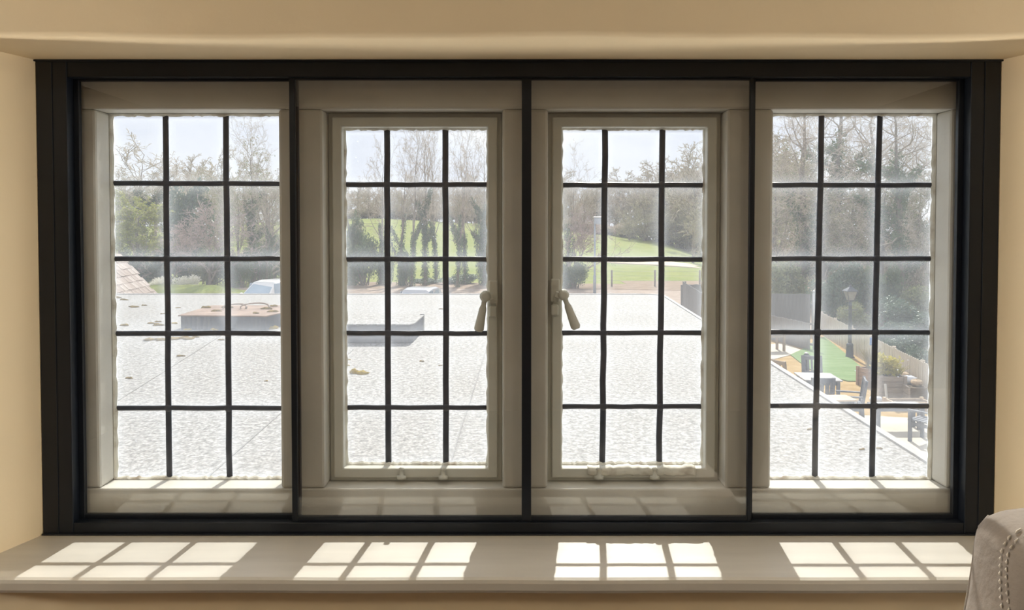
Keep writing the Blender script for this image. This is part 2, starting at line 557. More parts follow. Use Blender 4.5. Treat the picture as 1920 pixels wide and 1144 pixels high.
def window_handle(win, px, py, tip, side):
    """cast fastener: plate, boss and a hanging blade"""
    y = Y_GLASS - 0.040
    p = at(px, py, y)
    k = at(tip[0], tip[1], y - 0.012)
    h = MB()
    s = side
    pl = at(px + s * 15, py - 4, y)
    h.box(pl.x - 0.010, pl.x + 0.010, y, y + 0.010, pl.z - 0.022, pl.z + 0.030)
    plate = h.build('window_handle', M_casement, win, bevel=0.003)
    h = MB()
    h.obox((pl.x, y - 0.006, pl.z - 0.004), (p.x, y - 0.008, p.z - 0.004), 0.014, 0.014)
    h.tube([(p.x, y - 0.022, p.z), (p.x, y - 0.016, p.z), (p.x, y + 0.002, p.z)], [0.008, 0.0125, 0.0125], 14)
    h.build('boss', M_casement, plate, smooth=False, bevel=0.002)
    a = Vector((p.x, y - 0.010, p.z)); e = Vector(k)
    pts = [a.lerp(e, t) for t in (0.0, 0.12, 0.25, 0.34, 0.5, 0.75, 0.93, 1.0)]
    MB().tube(pts, [0.007, 0.006, 0.0055, 0.0080, 0.0088, 0.0102, 0.0110, 0.0075], 10, True, 0.5, (0, 1, 0)).build('lever', M_casement, plate, smooth=True)
    h = MB()
    for dz in (0.018, -0.018):
        h.tube([(pl.x, y - 0.001, pl.z + dz), (pl.x, y - 0.003, pl.z + dz)], 0.004, 8)
    h.build('screw', M_casement, plate)
    # keep below the boss
    MB().box(pl.x - 0.009, pl.x + 0.007, y - 0.004, y + 0.01, pl.z - 0.052, pl.z - 0.028).build('catch', M_casement, plate, bevel=0.003)


def ring(x0, x1, z0, z1, wd, y0, y1, name, m, parent, bevel=0.0):
    """mitred rectangular frame: outer size x0..x1, z0..z1, member width wd"""
    o = [(x0, z0), (x1, z0), (x1, z1), (x0, z1)]
    i = [(x0 + wd, z0 + wd), (x1 - wd, z0 + wd), (x1 - wd, z1 - wd), (x0 + wd, z1 - wd)]
    vs = [(x, y0, z) for x, z in o + i] + [(x, y1, z) for x, z in o + i]
    fs = []
    for k in range(4):
        l = (k + 1) % 4
        fs += [(k, l, 4 + l, 4 + k), (8 + k, 12 + k, 12 + l, 8 + l), (4 + k, 4 + l, 12 + l, 12 + k), (k, 8 + k, 8 + l, l)]
    return MB().add(vs, fs).build(name, m, parent, bevel=bevel)


for wi in range(4):
    x0, x1 = OPEN[wi]
    z0, z1 = OZ0, OZ1
    win = struct(thing('window_%d' % (wi + 1), (x0, Y_GLASS, z0)), WLAB[wi])
    if wi in (1, 2):
        ring(x0 + 0.0005, x1 - 0.0005, z0 + 0.0005, z1 - 0.0005, 0.017, Y_GLASS - 0.020, Y_GLASS + 0.012, 'outer_frame', M_casement, win, 0.003)
        ring(x0 + 0.0115, x1 - 0.0115, z0 + 0.0115, z1 - 0.0115, 0.022, Y_GLASS - 0.032, Y_GLASS + 0.010, 'casement_frame', M_casement, win, 0.003)
        g = 0.0325
    else:
        g = 0.001
    gx0, gx1, gz0, gz1 = x0 + g, x1 - g, z0 + g, z1 - g
    cx = [gx0] + [P(v, Y_GLASS) for v in VB[wi]] + [gx1]
    cz = [gz1] + [Q(v, Y_GLASS) for v in HB[wi]] + [gz0]
    for i in range(3):
        for j in range(5):
            MB().box(cx[i] + 0.001, cx[i + 1] - 0.001, Y_GLASS - 0.0012, Y_GLASS + 0.0012, cz[j + 1] + 0.001, cz[j] - 0.001).build('pane', M_old, win)
    # lead cames, hand-drawn wobble
    tilt = {0: 0.0, 1: 0.0, 2: -0.002, 3: -0.004}[wi]
    for i in (1, 2):
        pts = []
        for k in range(13):
            t = k / 12
            pts.append((cx[i] + tilt * (t - 0.5) * 2 + RNG.uniform(-0.0009, 0.0009), Y_GLASS, gz1 + (gz0 - gz1) * t))
        MB().tube(pts, 0.0070, 8, True, 0.5, (0, 1, 0)).build('glazing_bar', M_lead, win, smooth=True)
    for j in (1, 2, 3, 4):
        pts = [(gx0 + (gx1 - gx0) * k / 9, Y_GLASS, cz[j] + RNG.uniform(-0.0007, 0.0007)) for k in range(10)]
        MB().tube(pts, 0.0060, 8, True, 0.6, (0, 1, 0)).build('glazing_bar', M_lead, win, smooth=True)
    for i in (1, 2):
        for j in (1, 2, 3, 4):
            MB().blob((cx[i], Y_GLASS - 0.0035, cz[j]), (0.0085, 0.004, 0.0085), RNG, 0.08, 10, 6).build('solder_joint', M_lead, win, smooth=True)
    # ragged putty fillet round the glazing
    for (a, e2, nrm) in (((gx0, gz0), (gx1, gz0), (0, 1)), ((gx0, gz1), (gx1, gz1), (0, -1)), ((gx0, gz0), (gx0, gz1), (1, 0)), ((gx1, gz0), (gx1, gz1), (-1, 0))):
        vs, fs = [], []
        n = 60
        for k in range(n + 1):
            t = k / n
            x, z = a[0] + (e2[0] - a[0]) * t, a[1] + (e2[1] - a[1]) * t
            wd = 0.0042 + RNG.uniform(-0.0012, 0.0022) + (0.002 if nrm == (0, 1) and wi in (1, 2) else 0)
            vs += [(x, Y_GLASS - 0.011, z), (x, Y_GLASS + 0.008, z), (x + nrm[0] * wd, Y_GLASS - 0.0015, z + nrm[1] * wd), (x + nrm[0] * wd * 0.6, Y_GLASS - 0.007, z + nrm[1] * wd * 0.6)]
        for k in range(n):
            for q in ((0, 1), (1, 2), (2, 3), (3, 0)):
                fs.append((k * 4 + q[0], k * 4 + q[1], k * 4 + 4 + q[1], k * 4 + 4 + q[0]))
        MB().add(vs, fs).build('putty', M_putty, win)
    if wi == 1:
        window_handle(win, 910, 555, (897, 622), 1)
    if wi == 2:
        window_handle(win, 1056, 552, (1081, 617), -1)
    if wi in (1, 2):
        zc = z0 + 0.024
        for f in ((0.42, 0.66) if wi == 1 else (0.30, 0.62)):
            xx = x0 + (x1 - x0) * f
            MB().lathe([(0.011, 0), (0.011, 0.006), (0.005, 0.008), (0.005, 0.018), (0.007, 0.022), (0.003, 0.026)], (xx, Y_GLASS - 0.036, zc - 0.012), 10).build('stay_peg', M_casement, win, smooth=True)
    if wi == 2:
        # strip of crumpled sealing tape along the bottom rail
        vs, fs = [], []
        n = 34
        xa, xb = P(1100, Y_GLASS), P(1300, Y_GLASS)
        for k in range(n + 1):
            t = k / n
            x = xa + (xb - xa) * t
            h0 = RNG.uniform(-0.003, 0.003)
            for q, (yy, zz) in enumerate(((-0.0330, 0.019), (-0.0345, 0.022), (-0.0345, 0.028), (-0.0335, 0.033), (-0.020, 0.036))):
                vs.append((x, Y_GLASS + yy + RNG.uniform(-0.001, 0.001), z0 + zz + h0 * 0.7 + RNG.uniform(-0.0012, 0.0012)))
        for k in range(n):
            for q in range(4):
                fs.append((k * 5 + q, k * 5 + q + 1, k * 5 + 6 + q, k * 5 + 5 + q))
        o = MB().add(vs, fs).build('sealing_tape', M_putty, win, smooth=True)
        sm = o.modifiers.new('thick', 'SOLIDIFY'); sm.thickness = 0.002

# ------------------------------------------------------------------ black secondary glazing
sg = struct(thing('window_5', (0, Y_FRAME, SILL_Z)), 'black framed secondary glazing with four sliding sashes')
z0, z1 = SILL_Z, TOP_Z
JL, JR, HB_, BB = 0.066, 0.064, Q(112, Y_FRAME) - Q(144, Y_FRAME), Q(981, Y_FRAME) - Q(1003, Y_FRAME)


def fbox(name, x0, x1, ya, yb, za, zb, bev=0.0015, parent=None):
    return MB().box(x0, x1, ya, yb, za, zb).build(name, M_black, parent or sg, bevel=bev)


fy = Y_FRAME
fbox('frame_jamb', XL + 0.001, XL + JL, fy, fy + 0.044, z0, z1)
fbox('frame_jamb', XR - JR, XR - 0.001, fy, fy + 0.044, z0, z1)
fbox('frame_head', XL + JL, XR - JR, fy + 0.002, fy + 0.044, z1 - HB_, z1)
fbox('frame_track', XL + JL, XR - JR, fy + 0.001, fy + 0.044, z0, z0 + BB)
fbox('jamb_rib', XL + 0.034, XL + 0.0355, fy - 0.002, fy + 0.001, z0 + 0.004, z1 - 0.004, 0.0005)
fbox('jamb_rib', XR - 0.0355, XR - 0.034, fy - 0.002, fy + 0.001, z0 + 0.004, z1 - 0.004, 0.0005)
fbox('head_lip', XL - 0.004, XR + 0.004, fy - 0.004, fy + 0.01, z1 - 0.004, z1, 0.001)
fbox('track_lip', XL + 0.001, XR - 0.001, fy - 0.006, fy + 0.001, z0 + 0.0005, z0 + 0.004, 0.001)
iz0, iz1 = z0 + BB, z1 - HB_
ix0, ix1 = XL + JL, XR - JR
# sash edges by photo column: (left, right), then stile widths and the track
SA = [(ix0, P(555, fy), 0.012, 0.010, 1), (P(542, fy), P(988, fy), 0.012, 0.011, 0), (P(986, fy), P(1414, fy), 0.012, 0.008, 0), (P(1411, fy), ix1, 0.011, 0.012, 1)]
for i, (a, e, wl, wr, tr) in enumerate(SA):
    yy = fy + 0.010 + tr * 0.014
    yf = yy + 0.011
    gz0, gz1 = iz0 - 0.002, iz1 + 0.002
    s = MB().box(a, a + wl, yy, yf, gz0, gz1).build('sash', M_black, sg, bevel=0.0012)
    fbox('stile', e - wr, e, yy, yf, gz0, gz1, 0.0012, s)
    fbox('top_rail', a + wl, e - wr, yy, yf, gz1 - 0.006, gz1, 0.001, s)
    fbox('bottom_rail', a + wl, e - wr, yy, yf, gz0, gz0 + 0.012, 0.001, s)
    MB().box(a + wl - 0.002, e - wr + 0.002, yy + 0.0035, yy + 0.0075, gz0 + 0.009, gz1 - 0.004).build('sash_pane', M_clear, s)

# ------------------------------------------------------------------ outside: terrain and flat roof
M_field = mat('field_grass', (0.19, 0.235, 0.055), 0.9, noise=((0.27, 0.285, 0.09), 0.6, 0.35, 0.7), bump=(8, 0.5, 0.1), spec=0.1)
M_dirt = mat('bare_earth', (0.26, 0.19, 0.14), 0.95, noise=((0.36, 0.28, 0.21), 1.4, 0.35, 0.7), bump=(10, 0.5, 0.05), spec=0.1)
M_drive = mat('gravel_drive', (0.34, 0.27, 0.22), 0.95, noise=((0.44, 0.36, 0.30), 2.0, 0.35, 0.7), bump=(12, 0.4, 0.03), spec=0.1)
M_bark = mat('orange_bark_chip', (0.37, 0.25, 0.11), 0.95, noise=((0.48, 0.35, 0.18), 2.4, 0.35, 0.7), bump=(20, 0.6, 0.03), spec=0.1)
M_lawn = mat('lawn_grass', (0.17, 0.26, 0.11), 0.9, noise=((0.24, 0.33, 0.16), 3.0, 0.35, 0.7, (0.3, 2, 1)), bump=(40, 0.5, 0.03), spec=0.1)
M_pave = mat('pale_paving', (0.56, 0.50, 0.41), 0.85, noise=((0.66, 0.60, 0.51), 1.6, 0.35, 0.7), bump=(14, 0.3, 0.02), spec=0.2)
M_sand = mat('sandy_soil', (0.62, 0.50, 0.36), 0.95, noise=((0.70, 0.58, 0.44), 0.7, 0.3, 0.7), spec=0.1)
M_brickwall = mat('rendered_wall', (0.50, 0.44, 0.36), 0.9, noise=((0.44, 0.38, 0.31), 5.0, 0.35, 0.7), bump=(20, 0.4, 0.01))


def smooth01(t):
    t = min(1.0, max(0.0, t))
    return t * t * (3 - 2 * t)


def crest(x):
    pts = [(-90, 1.6), (-60, 2.2), (-26, 3.6), (0, 2.2), (17, 0.75), (27, -0.6), (36, -3.2), (60, -4.2), (140, -4.5)]
    for (xa, za), (xb, zb) in zip(pts, pts[1:]):
        if x <= xb:
            return za + (zb - za) * min(1, max(0, (x - xa) / (xb - xa)))
    return pts[-1][1]


def terrain(x, y):
    zc = crest(x * 140.0 / max(y, 60.0))
    t = smooth01((y - 62) / 80.0)
    return GROUND_Z + (zc - GROUND_Z) * t


ys = [4 + 2.6 * i for i in range(24)] + [66 + 5 * i for i in range(36)] + [250, 300, 380]
xs = [-200, -150, -120] + [-100 + 5 * i for i in range(41)] + [120, 150, 200]
vs = [(x, y, terrain(x, y)) for y in ys for x in xs]
nx = len(xs)
fs = [(j * nx + i, j * nx + i + 1, (j + 1) * nx + i + 1, (j + 1) * nx + i) for j in range(len(ys) - 1) for i in range(nx - 1)]
struct(MB().add(vs, fs).build('ground', M_field, smooth=True), 'bright green field rising to a low hill')


def slab(name, poly, m, z, label, th=0.05):
    """a flat ground surface given by photo pixels (or x, y metres when m=1)"""
    return struct(MB().prism(poly, z - th, z).build(name, m), label)


def gpoly(pixels):
    return [tuple(on_level(px, py, GROUND_Z)[:2]) for px, py in pixels]


slab('driveway', [(-40, 20), (14, 20), (14, 52), (4, 54), (-14, 55), (-40, 54)], M_drive, GROUND_Z + 0.02, 'brown gravel driveway beyond the flat roof')
slab('earth_strip', [(-16, 54.5), (4, 53.5), (20, 51), (20, 57), (4, 59), (-16, 61)], M_dirt, GROUND_Z + 0.035, 'strip of bare brown earth in front of the field')
slab('garden_ground', [(3.6, 6.0), (13, 6.0), (10.3, 14), (10.25, 17), (12.8, 30.7), (12.6, 34), (8.2, 36), (5.5, 24)], M_bark, GROUND_Z + 0.03, 'orange bark chip ground of the beer garden')
slab('undergrowth', [(10.5, 14), (24, 14), (28, 62), (9.0, 62), (9.0, 38), (12.9, 34.2), (12.95, 30.7), (10.4, 17)], M_dirt, GROUND_Z + 0.015, 'dark leaf strewn ground behind the slatted fence')
slab('patio', [(3.4, 5.0), (14, 5.0), (14, 15.2), (9.6, 16.6), (7.2, 17.2), (3.4, 16.0)], M_pave, GROUND_Z + 0.05, 'pale paved patio beside the flat roof')
slab('paved_corner', gpoly([(1400, 650), (1470, 646), (1506, 660), (1482, 668), (1452, 676), (1400, 678)]), M_pave, GROUND_Z + 0.05, 'pale paved corner behind the lawn')
slab('lawn', gpoly([(1482, 668), (1508, 656), (1530, 640), (1546, 634), (1578, 660), (1606, 684), (1640, 712), (1636, 718), (1590, 718), (1545, 706), (1515, 694)]), M_lawn, GROUND_Z + 0.06, 'small bright green lawn in the beer garden')

# sandy patch draped on the hill
vs, fs = [], []
nu, nv = 24, 5
for j in range(nv):
    for i in range(nu):
        t = i / (nu - 1) * 2 - 1
        x = 19 + t * 9.5
        y = 86 + (j / (nv - 1) - 0.5) * 7.5 * math.sqrt(max(0, 1 - t * t)) + t * 1.5
        vs.append((x, y, terrain(x, y) + 0.05))
for j in range(nv - 1):
    for i in range(nu - 1):
        fs.append((j * nu + i, j * nu + i + 1, (j + 1) * nu + i + 1, (j + 1) * nu + i))
o = struct(MB().add(vs, fs).build('sand_patch', M_sand, smooth=True), 'pale sandy patch on the green hill')
sm = o.modifiers.new('thick', 'SOLIDIFY'); sm.thickness = 0.1

# flat felt roof
far = on_level(960, 552, ROOF_Z).y
r0, r1 = on_level(1735, 864, ROOF_Z), on_level(1270, 571, ROOF_Z)
sl = (r1.x - r0.x) / (r1.y - r0.y)
rx = lambda y: r0.x + sl * (y - r0.y)
roof = struct(thing('flat_roof', (0, 10, ROOF_Z)), 'wide flat roof of pale grey mineral felt')
poly = [(-16, Y_OUT + 0.002), (rx(Y_OUT), Y_OUT + 0.002), (rx(far - 0.4), far - 0.4), (rx(far) - 0.25, far - 0.05), (rx(far) - 0.6, far), (-16, far)]
MB().prism(poly, ROOF_Z - 0.06, ROOF_Z).build('roof_deck', M_felt, roof)
MB().prism([(x + (0.12 if x < 0 else -0.12), y - (0.12 if y > 5 else -0.05)) for x, y in poly], GROUND_Z - 0.05, ROOF_Z - 0.06).build('roof_wall', M_brickwall, roof)
M_trim = mat('felt_drip', (0.40, 0.39, 0.37), 0.6, noise=((0.30, 0.29, 0.28), 8, 0.4, 0.7))
b = MB()
for p, q in zip(poly[1:], poly[2:]):
    b.obox((p[0], p[1], ROOF_Z + 0.006), (q[0], q[1], ROOF_Z + 0.006), 0.06, 0.024)
b.build('roof_edge_trim', M_trim, roof)
M_seam = mat('felt_seam', (0.20, 0.195, 0.185), 0.8, noise=((0.28, 0.27, 0.26), 12, 0.4, 0.7))
for pts in ([(214, 756), (316, 692), (398, 640)], [(392, 893), (522, 779)], [(846, 866), (862, 810), (880, 757)]):
    g = [on_level(px, py, ROOF_Z) for px, py in pts]
    d = (g[-1] - g[0]); g.append(g[-1] + d.normalized() * 3.5); g.insert(0, g[0] - d.normalized() * 1.0)
    b = MB()
    for p, q in zip(g, g[1:]):
        b.obox((p.x, p.y, ROOF_Z + 0.001), (q.x, q.y, ROOF_Z + 0.001), 0.012, 0.008)
    b.build('felt_seam', M_seam, roof)

# upstands on the roof
M_rust = mat('rusty_sheet', (0.20, 0.125, 0.085), 0.8, noise=((0.33, 0.23, 0.17), 3.5, 0.35, 0.7), bump=(20, 0.4, 0.01))
M_tar_shade = mat('tar_and_shade_side', (0.075, 0.08, 0.10), 0.8, noise=((0.14, 0.13, 0.14), 6, 0.35, 0.7, (4, 4, 0.6)), bump=(20, 0.4, 0.01))  # tar of the upstand; on the kerb it paints in shade
M_moss = mat('ochre_moss', (0.36, 0.25, 0.07), 1.0, noise=((0.20, 0.14, 0.06), 30, 0.35, 0.7), bump=(90, 0.9, 0.02), spec=0.1)
M_mossy = mat('yellow_moss', (0.52, 0.36, 0.05), 1.0, noise=((0.34, 0.26, 0.08), 30, 0.35, 0.7), bump=(90, 0.9, 0.02), spec=0.1)
fL, fR = on_level(339, 618, ROOF_Z), on_level(501, 618, ROOF_Z)
hb = 0.235
box = thing('roof_upstand', ((fL.x + fR.x) / 2, fL.y + 0.75, ROOF_Z), label='dark sided roof upstand with rusty moss-strewn top', cat='roof upstand')
X0, X1, Y0, Y1 = fL.x, fR.x, fL.y, fL.y + 1.5
MB().prism([(X0, Y0), (X1, Y0 - 0.1), (X1 + 0.35, Y1), (X0 - 0.1, Y1)], ROOF_Z, ROOF_Z + hb - 0.02).build('side_wall', M_tar_shade, box, bevel=0.01)
MB().prism([(X0 - 0.03, Y0 - 0.03), (X1 + 0.02, Y0 - 0.13), (X1 + 0.40, Y1 + 0.03), (X0 - 0.12, Y1 + 0.03)], ROOF_Z + hb - 0.02, ROOF_Z + hb).build('cover_sheet', M_rust, box, bevel=0.006)
M_twig = mat('dead_twig', (0.32, 0.25, 0.20), 0.9, noise=((0.45, 0.38, 0.32), 20, 0.35, 0.7))
for k, (px, r) in enumerate(((440, 0.13), (478, 0.16))):
    c = at(px, 580, Y0 + 0.9)
    c.z = ROOF_Z + hb
    pts = [(c.x + r * 1.5 * math.cos(a), c.y + 0.1 * math.sin(a * 2), c.z + 0.012 + r * 0.55 * math.sin(a)) for a in [math.pi * i / 10 for i in range(11)]]
    o = MB().tube(pts, [0.018 - 0.0008 * i for i in range(11)], 6).build('curled_bark_strip', M_twig, None, True, origin=c)
    tag(o, ['smaller curled dead strip arching on the rusty roof upstand', 'larger curled dead strip arching on the rusty roof upstand'][k], 'bark strip', 'curled strips on the upstand')


def moss(px, py, wpx, z=ROOF_Z, m=None, label='', group='moss clumps on the flat roof', tall=0.035):
    p = on_level(px, py, z)
    r = max(0.02, wpx / 2 / F * p.y)
    b = MB()
    n = max(2, int(r / 0.045))
    for i in range(n):
        q = (i + 0.5) / n * 2 - 1
        b.blob((p.x + q * r * 0.85, p.y + RNG.uniform(-0.5, 0.5) * min(r, 0.18), z + 0.004), (r / n * 1.5, RNG.uniform(0.4, 1.0) * min(0.13, r * 0.7), RNG.uniform(0.6, 1) * min(tall, r * 0.45)), RNG, 0.3, 8, 5)
    return tag(b.build('moss_clump', m or M_moss, None, True, origin=(p.x, p.y, z)), label, 'moss', group)


for px, py, wd in ((220, 559, 14), (231, 563, 16), (251, 576, 20), (271, 573, 9), (333, 578, 9), (306, 589, 9)):
    moss(px, py, wd, label='small brown moss clump on the roof below the tiled roof')
for px, py, wd in ((232, 611, 15), (283, 607, 13), (297, 604, 12), (296, 611, 18), (290, 639, 42), (340, 636, 44), (366, 633, 12), (415, 638, 12)):
    moss(px, py, wd, label='brown moss clump on the felt just left of the rusty upstand')
moss(327, 607, 12, m=M_mossy, tall=0.11, label='bright yellow moss mound at the left corner of the rusty upstand')
moss(352, 619, 14, m=M_mossy, label='yellow moss tuft at the foot of the dark upstand side')
moss(402, 619, 16, m=M_mossy, label='yellow moss tuft at the foot of the upstand, towards its middle')
moss(508, 617, 24, m=M_mossy, tall=0.09, label='broad yellow moss bank at the right corner of the rusty upstand')
for px, py, wd in ((340, 668, 13), (242, 710, 13), (499, 715, 7)):
    moss(px, py, wd, label='lone dark moss clump on the bare felt of the left window view')
moss(673, 701, 34, m=M_mossy, tall=0.06, label='long yellow moss cushion on the felt near the grey kerb')
for px, py, wd in ((653, 675, 10), (652, 686, 8)):
    moss(px, py, wd, m=M_mossy, label='little yellow moss tuft behind the long moss cushion')
for px, py, wd in ((791, 678, 8), (826, 686, 7), (827, 580, 9)):
    moss(px, py, wd, label='tiny dark moss speck on the felt right of the grey kerb')
for px, py, wd in ((1617, 844, 6), (1648, 842, 9), (1517, 806, 6)):
    moss(px, py, wd, label='tiny dark moss speck on the felt in the rightmost window')
TOPZ = ROOF_Z + hb
for px, py, wd in ((385, 578, 16), (405, 584, 18), (428, 577, 20), (500, 580, 22), (512, 585, 20), (512, 575, 16), (480, 588, 12)):
    moss(px, py, wd, z=TOPZ, label='ochre moss tuft growing on top of the rusty upstand', group='moss tufts on the upstand')

kL, kR = at(618, 644, 10.45), at(773, 644, 10.45)
kerb = thing('roof_kerb', ((kL.x + kR.x) / 2, 11, ROOF_Z), label='low grey felt covered kerb on the flat roof', cat='roof kerb')
MB().prism([(kL.x, 10.45), (kR.x - 0.04, 10.45), (kR.x, 10.52), (kR.x + 0.02, 11.6), (kL.x, 11.6)], ROOF_Z, ROOF_Z + 0.255).build('kerb_body', M_tar_shade, kerb, bevel=0.02)  # dark sides hold the kerb's shade in their colour
MB().prism([(kL.x - 0.02, 10.43), (kR.x - 0.04, 10.43), (kR.x + 0.02, 10.50), (kR.x + 0.04, 11.62), (kL.x - 0.02, 11.62)], ROOF_Z + 0.255, ROOF_Z + 0.275).build('kerb_top', M_felt, kerb, bevel=0.006)
MB().box(kR.x - 0.03, kR.x + 0.035, 11.56, 11.63, ROOF_Z, ROOF_Z + 0.29).build('corner_upright', M_trim, kerb, bevel=0.008)

# ------------------------------------------------------------------ tiled roof on the left
M_tile = mat('weathered_tile', (0.31, 0.25, 0.215), 0.85, noise=((0.46, 0.41, 0.37), 4, 0.35, 0.7), bump=(25, 0.6, 0.01))
M_tile2 = mat('weathered_tile_dark', (0.24, 0.18, 0.15), 0.85, noise=((0.38, 0.32, 0.28), 4, 0.35, 0.7), bump=(25, 0.6, 0.01))
DT = 23.0
top, bot = at(235, 490, DT), at(292, 552, DT)
sv = (bot - top).normalized()                     # down the slope
uv = Vector((0.17, -0.985, 0)).normalized()       # along the courses, towards the viewer
nrm = sv.cross(uv); nrm = nrm if nrm.z > 0 else -nrm
gau, tw = 0.245, 0.33
ncr, ncol = 7, 12
ridge = top - sv * gau * 1.0
troof = thing('tiled_roof', (bot.x, bot.y, GROUND_Z), label='weathered brown tiled roof slope at the far left of the flat roof', cat='roof')
mt = MB(); mt.obox(-sv * 0.18, sv * 0.18, tw - 0.012, 0.028, nrm)
proto = None
for r in range(ncr):
    for c in range(ncol):
        ctr = ridge + sv * (gau * (r + 0.5)) + uv * (tw * (c + 0.5 + 0.5 * (r % 2)) - 0.1) + nrm * (0.02 + RNG.uniform(-0.006, 0.006))
        if proto is None:
            proto = mt.build('tile', M_tile, None, origin=(0, 0, 0)); o = proto
            proto2 = bpy.data.objects.new('tile', proto.data.copy()); proto2.data.materials[0] = M_tile2
        else:
            o = bpy.data.objects.new('tile', proto.data if RNG.random() < 0.6 else proto2.data); COL.objects.link(o)
        o.parent = troof
        o.location = ctr - troof.location
        ax = Matrix.Rotation(RNG.uniform(-0.03, 0.03), 3, nrm) @ Matrix.Rotation(0.06, 3, uv)
        o.rotation_euler = ax.to_euler()
bpy.data.objects.remove(proto2)
A, B = ridge, ridge + sv * gau * (ncr + 0.2)
A2, B2 = A + uv * (tw * ncol + 0.3), B + uv * (tw * ncol + 0.3)
MB().add([A, B, B2, A2, A - nrm * 0.12, B - nrm * 0.12, B2 - nrm * 0.12, A2 - nrm * 0.12], [(0, 1, 2, 3), (7, 6, 5, 4), (0, 4, 5, 1), (1, 5, 6, 2), (2, 6, 7, 3), (3, 7, 4, 0)]).build('roof_base', M_tile2, troof)
bx = MB()
lx = -1.6
pf = [Vector((B.x - 0.2, B.y - 0.1, GROUND_Z)), Vector((B.x - 0.2, B.y - 0.1, B.z - 0.25)), Vector((A.x - 0.15, A.y - 0.1, A.z - 0.2)), Vector((A.x + lx, A.y - 0.1, A.z - 0.2)), Vector((A.x + lx, A.y - 0.1, GROUND_Z))]
off = uv * (tw * ncol)
bx.add(pf + [p + off for p in pf], [(0, 1, 2, 3, 4), (9, 8, 7, 6, 5)] + [(i, 5 + i, 5 + (i + 1) % 5, (i + 1) % 5) for i in range(5)])
bx.build('gable_wall', M_brickwall, troof)

# ------------------------------------------------------------------ plants
M_barkwood = mat('tree_bark', (0.17, 0.14, 0.115), 0.9, noise=((0.26, 0.22, 0.18), 5, 0.35, 0.7, (1, 1, 0.2)), spec=0.2)
M_branch = mat('bare_branch', (0.30, 0.255, 0.21), 0.9, noise=((0.40, 0.35, 0.29), 6, 0.35, 0.7), spec=0.2)
M_twigs = mat('brown_twig', (0.56, 0.48, 0.39), 0.9, noise=((0.68, 0.60, 0.50), 6, 0.35, 0.7), spec=0.15)
M_twig_p = mat('mauve_twig', (0.46, 0.36, 0.34), 0.9, noise=((0.56, 0.45, 0.42), 6, 0.35, 0.7), spec=0.15)
M_twig_g = mat('greenish_twig', (0.44, 0.41, 0.27), 0.9, noise=((0.54, 0.50, 0.36), 6, 0.35, 0.7), spec=0.15)
M_ivy = mat('ivy_leaf', (0.08, 0.135, 0.07), 0.5, noise=((0.17, 0.22, 0.09), 3, 0.35, 0.7), translucent=0.3)
M_dark = mat('evergreen_leaf', (0.07, 0.125, 0.085), 0.5, noise=((0.14, 0.20, 0.11), 3, 0.35, 0.7), translucent=0.25)
M_spring = mat('spring_leaf', (0.34, 0.38, 0.08), 0.7, noise=((0.44, 0.44, 0.13), 2, 0.35, 0.7), translucent=0.45)
M_olive = mat('olive_leaf', (0.24, 0.27, 0.13), 0.7, noise=((0.28, 0.30, 0.15), 2, 0.35, 0.7), translucent=0.35)
M_blossom = mat('white_blossom', (0.85, 0.82, 0.74), 0.8, noise=((0.62, 0.62, 0.45), 9, 0.5, 0.8), translucent=0.3)
M_gold = mat('golden_leaf', (0.58, 0.50, 0.10), 0.6, noise=((0.44, 0.42, 0.10), 9, 0.35, 0.7), translucent=0.35)
M_straw = mat('straw_blade', (0.50, 0.42, 0.26), 0.8, noise=((0.40, 0.38, 0.20), 9, 0.35, 0.7), translucent=0.3)


def limbs(rng, trunk_pts, trunk_r, counts, ratio, angle, lift, wiggle, seg=(6, 5, 4, 3, 2), start=0.25):
    """recursive branching: list of polylines per level"""
    lev = [[] for _ in range(len(counts) + 1)]
    lev[0].append((np.array(trunk_pts), np.array(trunk_r)))
    for l in range(len(counts)):
        for pts, rad in lev[l]:
            L = np.linalg.norm(np.diff(pts, axis=0), axis=1).sum()
            n = counts[l] if l == 0 else max(2, int(counts[l] * rng.uniform(0.7, 1.2)))
            for k in range(n):
                t = start + (1 - start) * (k + rng.random()) / n if l == 0 else 0.2 + 0.8 * (k + rng.random()) / n
                i = min(int(t * (len(pts) - 1)), len(pts) - 2)
                f = t * (len(pts) - 1) - i
                p = pts[i] * (1 - f) + pts[i + 1] * f
                r = rad[i] * (1 - f) + rad[i + 1] * f
                d = pts[i + 1] - pts[i]; d = d / np.linalg.norm(d)
                rv = rng.normal(size=3); rv -= d * rv.dot(d); rv /= np.linalg.norm(rv)
                a = angle[l] * rng.uniform(0.7, 1.25)
                nd = d * math.cos(a) + rv * math.sin(a)
                ln = L * ratio[l] * rng.uniform(0.6, 1.15) * (1.0 - 0.55 * max(0, t - 0.35) if l == 0 else 1.0)
                m = seg[min(l, len(seg) - 1)]
                q = [p]; dd = nd
                for s in range(m):
                    dd = dd + rng.normal(size=3) * wiggle + np.array([0, 0, lift[l]])
                    dd /= np.linalg.norm(dd)
                    q.append(q[-1] + dd * ln / m)
                rr = np.linspace(min(r * 0.62, 0.02 * ln + 0.004), 0.0035 if l < 2 else 0.0028, m + 1)
                lev[l + 1].append((np.array(q), rr))
    return lev


